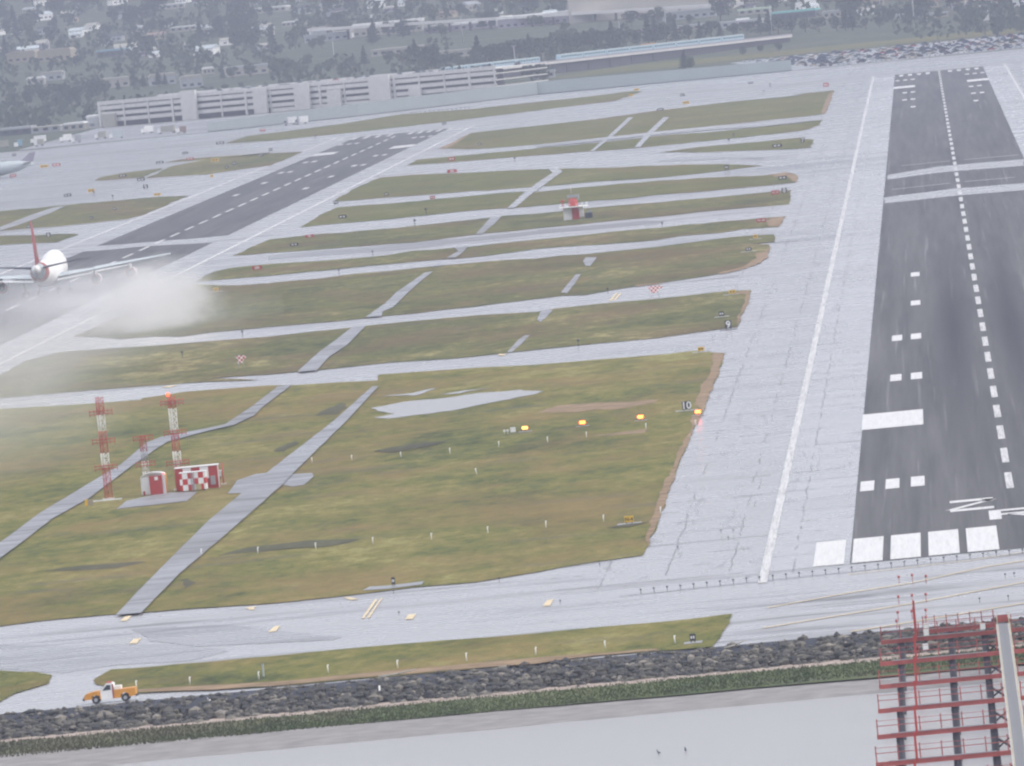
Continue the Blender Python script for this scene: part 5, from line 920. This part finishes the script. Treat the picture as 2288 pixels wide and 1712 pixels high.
# ================================================================ elevated railway with two trains
QA, QB = Vector((-300, 4560, 0)), Vector((-86, 4845, 0)); qd = (QB - QA); QL = qd.length; qa = math.atan2(qd.y, qd.x)
ry = empty('rail_viaduct', QA, qa, 'long low concrete rail viaduct crossing behind the airfield', 'viaduct')
mb = MB(); mb.box(QL / 2, 0, 5.6, QL, 10, 1.3); mb.build('deck', M['concrete'], ry)
mb = MB(); mb.box(QL / 2, -4.9, 6.9, QL, .3, .8); mb.build('parapet', M['lilac'], ry)
mb = MB(); mb.box(QL * .5, 0, 0, QL, 6, 5.6); mb.build('wall_and_deck_shade', M['shade'], ry)  # dark wall; along the open stretch its colour paints the shade below the deck
for i in range(12): mb = MB(); mb.box(6 + i * 20, -3.2, 0, .8, .8, 5.6); mb.build('pier', M['shade'], ry)  # piers painted in the same shade tone to sink into the dark gap
def train(name, s0, n_, off, label):
    base = QA + qd.normalized() * s0 + Vector((-math.sin(qa), math.cos(qa), 0)) * off; t = empty(name, (base.x, base.y, 7.0), qa, label, 'train')
    for i in range(n_):
        x = 10.5 + i * 21.6; mb = MB(); mb.box(x, 0, .5, 20.8, 3.1, 2.7); cr = mb.build('carriage', M['train'], t)
        mb = MB(); mb.box(x, 0, 3.2, 20.6, 2.9, .35, 0, .96); mb.build('carriage_roof', M['silver'], cr)
        for k in range(8): mb = MB(); mb.box(x - 8.6 + k * 2.45, -1.57, 1.7, 1.5, .06, .95); mb.build('window', M['glass'], cr)
        mb = MB(); mb.box(x, 0, 0, 18, 2.2, .5); mb.build('bogies', M['dark'], cr)
    return t
train('commuter_train', 36, 4, -2.2, 'shorter blue and silver commuter train behind the leaning tree')
train('commuter_train', 140, 8, -2.2, 'longer blue and silver commuter train on the viaduct')
# grass bank and scrub beside the railway
sheet('grass', organic([(-215, 4450), (-60, 4500), (60, 4500), (60, 5200), (-60, 4950), (-120, 4760), (-190, 4640)], 2, 6, 10, 40, 77), .02, M['far_grass'], 'green bank below the rail viaduct', 'grass')
sheet('pavement', [(-71, 3905), (70, 3920), (70, 4440), (-112, 4400)], .01, M['path'], 'grey parking lot surface beyond the runway end', 'car park')
sheet('pavement', [(-445, 3740), (-352, 3740), (-285, 3790), (-205, 3925), (-205, 4100), (-445, 4230)], .02, M['path'], 'grey service yard between fence and garage', 'yard')
# ================================================================ far buildings
def building(nm, x, y, ww, hh, dd, c1, c2, label):
    z = ground_z(y); t = empty(nm, (x, y, z - .5), R(random.uniform(-8, 8)), label, 'building'); z0 = 0
    wall = {'dark': 'shade', 'white': 'white', 'grey': 'grey'}.get(c1, c1); roof = {'dark': 'shade'}.get(c2, c2)
    hw = hh * .78 if nm != 'warehouse_block' else hh * .95
    mb = MB(); mb.box(0, dd / 2, 0, ww, dd, hw + .5); wl = mb.build('wall', M[wall], t)
    mb = MB()
    if nm in ('house', 'apartment', 'hall') and c1 != 'dark': slab(mb, [(0, 0)] * 0 or [(-ww / 2 - .5, hw + .5), (ww / 2 + .5, hw + .5), (ww / 2 - 1, hh + .5), (-ww / 2 + 1, hh + .5)], -.4, dd)
    else: mb.box(0, dd / 2, hw + .5, ww + .8, dd + .8, max(1.2, hh - hw))
    mb.build('roof', M[roof], t)
    k = max(3, min(24, int(ww / 4.5)))
    for fl in range(0 if nm == 'warehouse_block' else 1 if nm in ('warehouse', 'depot') else max(1, int(hw / 4))):
        if fl < 4:
            for i in range(k): mb = MB(); mb.box(-ww / 2 + ww * (i + .5) / k, -.05, 1.6 + fl * 3.6, ww / k * .5, .12, 1.5); mb.build('window', M['glass'] if c1 != 'white' else M['grey'], wl)
    return t
words = ['broad beige block at the top right', 'grey office wing with a row of dark windows under the beige block', 'cream warehouse with bright white roof, left of the long white one', 'long lilac-walled warehouse with bright white roof, left half', 'long lilac-walled warehouse with bright white roof, right half', 'dark hall with a long teal roof near the top right', 'tan apartment block at far left', 'tan apartment block right beside the far left one', 'dark hall with a blue-green roof in the left trees', 'plain white depot at the left end of the garage', 'cream depot behind the left end of the garage', 'grey hall with cream roof behind the garage', 'wide grey hall behind the garage tower', 'dark low shed at the left frame edge behind the apron', 'grey low hall left of the white depot', 'small cream hall with white roof left of the white depot', 'small cream house above the garage tower', 'cream depot with grey roof above the garage', 'grey depot above the middle of the garage', 'small cream house with white roof high on the left slope', 'grey house with cream roof left of the white warehouses', 'flat cream warehouse behind the garage right half', 'flat cream depot behind the garage end', 'small white depot below the teal roof', 'long grey warehouse left of the teal roof', 'cream depot with pale green roof left of the teal one', 'small cream house right of the teal roof', 'long tan wall above the railway trees', 'small orange shed above the train', 'tan wall at the top right', 'grey house with cream roof among left trees', 'cream house with white roof at far left trees', 'cream house with white roof on the left slope', 'cream house with white roof high in the middle left', 'pale hall with white roof at the very top left', 'grey shed beside the blast fence']
for (x, y, ww, hh, dd, c1, c2, nm), wd in zip(G['bld'], words): building(nm, x, y, ww, hh, dd, c1, c2, wd)
# road viaduct behind
va = empty('road_viaduct', (0, 0, 0), 0, 'long pale road viaduct crossing the middle of the far suburb', 'viaduct')
mb = MB(); A_, B_ = Vector((-330, 5720, 0)), Vector((-120, 5500, 0)); A_.z = ground_z(A_.y); B_.z = ground_z(B_.y)
A_ = Vector((-420, 5750, ground_z(5750) + 3)); d_ = B_ - A_
for s, m_ in ((0, 'concrete'),):
    mb = MB(); q = [(A_.x, A_.y), (B_.x, B_.y), (B_.x, B_.y + 14), (A_.x, A_.y + 14)]; za, zb = A_.z + 6, B_.z + 6
    top = [(q[0][0], q[0][1], za), (q[1][0], q[1][1], zb), (q[2][0], q[2][1], zb), (q[3][0], q[3][1], za)]; bot = [(a, b, c - 1.8) for a, b, c in top]; mb.rings([bot, top], False); mb.build('deck', M['concrete'], va)
mb = MB()
for i in range(22): u = i / 21; p = A_ + d_ * u; mb.box(p.x, p.y + 6, ground_z(p.y) - 2, 1.6, 5, 6 + p.z - ground_z(p.y))
tag(mb.build('support', M['shade'], va), kind='stuff')
LM = [(x, y, wd) for (x, y, *_r), wd in zip(G['bld'], words)]
def near(x, y):
    k = min(LM, key=lambda q: abs(q[0] - x) * 1.0 + abs(q[1] - y) * .12); s = 'beyond' if y > k[1] + 60 else 'in front of' if y < k[1] - 60 else ('left of' if x < k[0] else 'right of')
    wd = k[2].split(',')[0]; wd = wd.replace('plain ', ''); W_ = wd.split()[:6]
    while W_[-1] in ('with', 'a', 'the', 'of', 'at', 'right', 'left', 'and', 'under', 'above', 'behind', 'blue-green', 'pale', 'long', 'in', 'white', 'dark', 'bright'): W_.pop()
    return s + ' the ' + ' '.join(W_)
def hides(x, y):
    for bx, by, ww, hh, dd, c1, c2, nm in G['bld']:
        if by - (420 if ww > 25 else 180) < y < by + dd and abs((x + 5.6) / (y + 1191) - (bx + 5.6) / (by + 1191)) * (by + 1191) < ww / 2 + 4: return True
    u = (x + 420) / 300
    return 0 < u < 1 and -330 < y - (5750 - 250 * u) < 20
# houses on the hill
def house(c1, c2, nm='house'):
    t = empty(nm, (0, 0, 0), 0, '', 'house', 'small houses on the far hillside')
    mb = MB(); mb.box(0, 0, -1, 11, 9, 5.6); mb.build('wall', M[c1], t)
    mb = MB(); mb.rings([[(-6, -5, 4.6), (-6, 5, 4.6), (-6, 0, 7)], [(6, -5, 4.6), (6, 5, 4.6), (6, 0, 7)]], False); mb.build('roof', M[c2], t)
    for q in (-3.4, 0, 3.4): mb = MB(); mb.box(q, -4.55, 1.4, 1.8, .12, 1.4); mb.build('window', M['glass'], t)
    return t
hp = [house(a, b) for a, b in (('cream', 'grey'), ('white', 'silver'), ('tan', 'brick'), ('lilac', 'cream'), ('grey', 'shade'), ('white', 'cream'))]; hn = ['cream house with grey roof', 'white house with silvery roof', 'tan house with brown roof', 'lilac-grey house with cream roof', 'grey house with dark roof', 'white house with cream roof']
hu = [0] * 6
for x, y in G['hill_houses'][:120]:
    if hides(x, y): continue
    i = random.randrange(6); o = hp[i] if not hu[i] else clone(hp[i]); hu[i] = 1
    o.location = (x, y, ground_z(y)); o.rotation_euler = (0, 0, R(random.uniform(-40, 40))); s = random.uniform(.6, 1.15); o.scale = (s * random.uniform(.8, 1.5), s, s * .9)
    o['label'] = '%s %s' % (hn[i], near(x, y))
# ================================================================ trees
def tree(kind, seed):
    random.seed(seed); t = empty({'c': 'conifer_tree', 'r': 'round_tree', 'd': 'dense_tree'}[kind], (0, 0, 0))
    mb = MB(); mb.tube((0, 0, -.5), (random.uniform(-.2, .2), 0, 5.5), .32, .12, 6)
    for k in range(4): a = random.uniform(0, 6.3); mb.tube((0, 0, 2.5 + k * .6), (1.6 * math.cos(a), 1.6 * math.sin(a), 4.5 + k * .7), .12, .04, 4)
    mb.build('trunk', M['bark'], t)
    mb = MB(); lobes = [(random.uniform(-2.3, 2.3), random.uniform(-2, 2), random.uniform(3.2, 7.6), random.uniform(1.2, 2.3)) for _ in range(8)]
    for i in range(900):
        if kind == 'c':
            z = 1.2 + 8.8 * random.random() ** 1.25; r = (10.3 - z) * .30 * (.75 + .35 * math.sin(z * 5)) * random.uniform(.5, 1.1); a = random.uniform(0, 6.3); p = Vector((r * math.cos(a), r * math.sin(a), z)); sz = .32
        else:
            lx, ly, lz, lr = random.choice(lobes); v = Vector((random.gauss(0, 1), random.gauss(0, 1), random.gauss(0, 1))).normalized() * lr * random.uniform(.7, 1.08); p = Vector((lx, ly, lz)) + v
            if kind == 'd': p.x *= 1.35; p.z = p.z * .95
            sz = .34
        q = Vector((random.gauss(0, 1), random.gauss(0, 1), random.gauss(0, 1))).normalized(); u = q.orthogonal().normalized() * sz * random.uniform(.6, 1.5); w_ = q.cross(u).normalized() * sz * random.uniform(.6, 1.5)
        mb.poly([p - u, p + w_, p + u, p - w_])
    mb.build('crown', M['leaf_' + kind], t); return t
TP = {k: [tree(k, 50 + ord(k) + i) for i in range(2)] for k in 'crd'}; TU = {}; random.seed(77)
kn = {'c': 'dark pointed conifer', 'r': 'round grey-green tree', 'd': 'broad dense dark tree'}
def put_tree(k, x, y, h_, lab, grp):
    i = random.randrange(2); p = TP[k][i]; o = p if not TU.get((k, i)) else clone(p); TU[(k, i)] = 1
    s = h_ / 9.5; o.location = (x, y, ground_z(y)); o.rotation_euler = (0, 0, random.uniform(0, 6.28)); o.scale = (s * random.uniform(.9, 1.2), s * random.uniform(.9, 1.2), s); o['label'] = ('tall ' if h_ > 15 else 'low ' if h_ < 10 else '') + kn[k] + ' ' + near(x, y); o['category'] = 'tree'; o['group'] = grp
for x, y, h_, k in G['trees']:
    lab = ' behind the parking garage' if x < -300 and y < 5400 else ' on the far slope' if y > 5400 else ' beside the rail viaduct' if x < -150 else ' in the belt right of the trains'
    put_tree(k, x, y, h_, lab, 'trees beyond the airfield fence')
for x, y in G['hill_trees']:
    if hides(x, y) and random.random() < .85: continue
    put_tree(random.choice('rddc'), x, y, random.uniform(8, 18), ' among the houses on the far hillside', 'trees on the far hillside')
# continuous woodland behind
mb = MB(); random.seed(31)
for i in range(3600):
    y = random.choice([random.uniform(4330, 5300), random.uniform(5300, 6400), random.uniform(6400, 8400)])
    cx_ = -5.6 - (y + 1191) * .0431; hw_ = (y + 1191) * .056
    x = cx_ + random.uniform(-hw_, hw_)
    if x > -250 + (y - 4300) * .1 and y < 5000 and x < -20: continue
    if y < 4420 and x > -225: continue
    if y < 4480 and x > -240: continue
    if noise.noise(Vector((x * .012, y * .004, 2))) < -.12: continue
    if hides(x, y): continue
    h_ = random.uniform(6, 13); z = ground_z(y)
    for q in range(9):
        a, r_, zz = random.uniform(0, 6.3), random.uniform(0, h_ * .45), random.uniform(.15, 1) * h_
        p = Vector((x + r_ * math.cos(a), y + r_ * math.sin(a), z + zz)); u = Vector((random.gauss(0, 1), random.gauss(0, .4), random.gauss(0, .6))).normalized() * random.uniform(1, 2.6); w_ = Vector((random.gauss(0, .5), random.gauss(0, .3), 1)).normalized() * random.uniform(1, 2.2)
        mb.poly([p - u, p - w_, p + u * .9, p + w_])
tag(mb.build('woodland', M['leaf_d']), 'hazy dark mass of trees filling the gaps between the far houses', 'woodland', None, 'stuff')
# tall lamp poles
l0 = empty('lamp_pole', (0, 0, 0), 0, '', 'lamp pole', 'tall pale lamp poles'); mb = MB(); mb.tube((0, 0, 0), (0, 0, 22), .4, .25, 6); mb.build('pole', M['grey'], l0); mb = MB(); mb.box(0, 0, 21.5, 2.4, .6, .6); mb.build('lamp', M['grey'], l0)
for i, (x, y) in enumerate(((-163, 5150), (-187, 4990), (-96, 5000), (-30, 5080), (-10, 4900), (-372, 5200), (-300, 5400), (-240, 4700))):
    o = l0 if i == 0 else clone(l0); o.location = (x, y, ground_z(y)); o.scale = (1, 1, .8); o['label'] = 'tall pale lamp pole, %s from the left beyond the fence' % ['fifth', 'fourth', 'sixth', 'seventh', 'eighth', 'first', 'second', 'third'][i]
# ================================================================ small shore things
for (a, b, lab) in (((-69.3, -110.6, .2), (-65.2, -110.8, .62), 'long bleached driftwood log lying on the boulders'), ((-32.6, -112.6, -.1), (-30.3, -111.6, .45), 'short bleached driftwood log on the boulders at right')):
    a, b = Vector(a), Vector(b); mb = MB(); m_ = (a + b) / 2 - Vector((0, 0, .08)); mb.tube(a, m_, .10, .09, 6); mb.tube(m_, b, .09, .05, 6); mb.tube(m_, m_ + Vector((.3, -.2, .25)), .04, .02, 4); tag(mb.build('driftwood_log', M['cream']), lab, 'log')
mb = MB(); mb.tube((-69.1, -114.3, -2.0), (-69.1, -114.3, -.5), .1, .1, 6); tag(mb.build('white_stake', M['white']), 'pale stake standing among the boulders below the long log', 'stake')
def bird(x, y, z, m_, lab):
    t = empty('bird', (x, y, z), random.uniform(0, 6), lab, 'bird'); mb = MB(); mb.rings([[(r * math.cos(q * 1.047), yy_, .18 + zz + r * .8 * math.sin(q * 1.047)) for q in range(6)] for yy_, r, zz in ((-.32, .02, .06), (-.2, .08, 0), (0, .12, 0), (.15, .09, .06), (.2, .06, .2), (.27, .055, .27), (.33, .02, .26))]); mb.tube((.04, 0, 0), (.04, 0, .12), .012, None, 4); mb.tube((-.04, 0, 0), (-.04, 0, .12), .012, None, 4); mb.build('body', m_, t); return t
bird(-37.5, -206, -3.15, M['dark'], 'left one of two dark water birds standing in the shallows')
bird(-34.9, -206, -3.15, M['dark'], 'right one of two dark water birds standing in the shallows')
bird(-87.2, -113.4, -.6, M['white'], 'white gull sitting on the dark boulders')
t = empty('utility_box', (-82.7, -92, .1), 0, 'grey post box on the verge near the shore road', 'box'); mb = MB(); mb.box(0, 0, 0, .18, .18, 1.3); mb.build('body', M['silver'], t); mb = MB(); mb.box(0, 0, 1.3, .24, .24, .06); mb.build('lid', M['grey'], t)
# apron clutter at far left
for i, (x, y, w_, h_, k) in enumerate(((-470, 3800, 5, 3, 'white'), (-462, 3850, 7, 3, 'cream'), (-452, 3830, 4, 3, 'blue'), (-440, 3810, 5, 2.6, 'cream'), (-431, 3860, 6, 3, 'white'), (-421, 3800, 5, 3, 'grey'), (-412, 3840, 6, 3, 'cream'), (-402, 3810, 7, 3.4, 'silver'), (-392, 3880, 6, 3, 'white'), (-378, 3820, 9, 3, 'cream'), (-368, 3780, 5, 2.6, 'brick'), (-448, 3900, 8, 3, 'white'))):
    t = empty('service_truck', (x, y, 0), R(random.uniform(-20, 20)), '%s service truck in the yard left of the blast fence, %s from the left' % (k, ['first', 'second', 'third', 'fifth', 'sixth', 'seventh', 'eighth', 'ninth', 'tenth', 'eleventh', 'last', 'fourth'][i]), 'truck', 'service trucks in the left yard')
    mb = MB(); mb.box(.8, 0, .8, w_ - 2, 2.4, h_); mb.build('body', M[k], t); mb = MB(); mb.box(-w_ / 2 + .8, 0, .6, 1.6, 2.2, 1.9); mb.build('cab', M['white'], t); wheels(t, [(-w_ / 2 + 1, -.9), (-w_ / 2 + 1, .9), (w_ / 2 - 1, -.9), (w_ / 2 - 1, .9)], .5)
# tell look-alikes with one label apart by their order from left to right
def told_apart():
    d = {}
    for o in list(COL.objects):
        if o.parent is None and o.get('category') in ('tree', 'house', 'car', 'light', 'stake'): d.setdefault(o['label'], []).append(o)
    for lab, L in d.items():
        if 1 < len(L) <= 16:
            L.sort(key=lambda o: o.location.x / (o.location.y + 1191)); nm = ['leftmost'] + ['second', 'third', 'fourth', 'fifth', 'sixth', 'seventh', 'eighth', 'ninth', 'tenth', 'eleventh', 'twelfth', 'thirteenth', 'fourteenth', 'fifteenth'][:len(L) - 2] + ['rightmost']
            for o, n_ in zip(L, nm): o['label'] = n_ + ' ' + lab
told_apart()
# ================================================================ haze
mb = MB(); mb.box(-600, 4350, -8, 3900, 11440, 330); m = bpy.data.materials.new('haze'); m.use_nodes = True; t = m.node_tree; t.nodes.clear()
out = t.nodes.new('ShaderNodeOutputMaterial'); pv = t.nodes.new('ShaderNodeVolumePrincipled'); pv.inputs['Color'].default_value = (.50, .54, .68, 1); pv.inputs['Density'].default_value = HAZE = .000082; pv.inputs['Anisotropy'].default_value = 0
t.links.new(pv.outputs[0], out.inputs['Volume']); m.cycles.homogeneous_volume = True
tag(mb.build('haze', m), 'pale lavender haze in the air', 'haze', None, 'stuff')
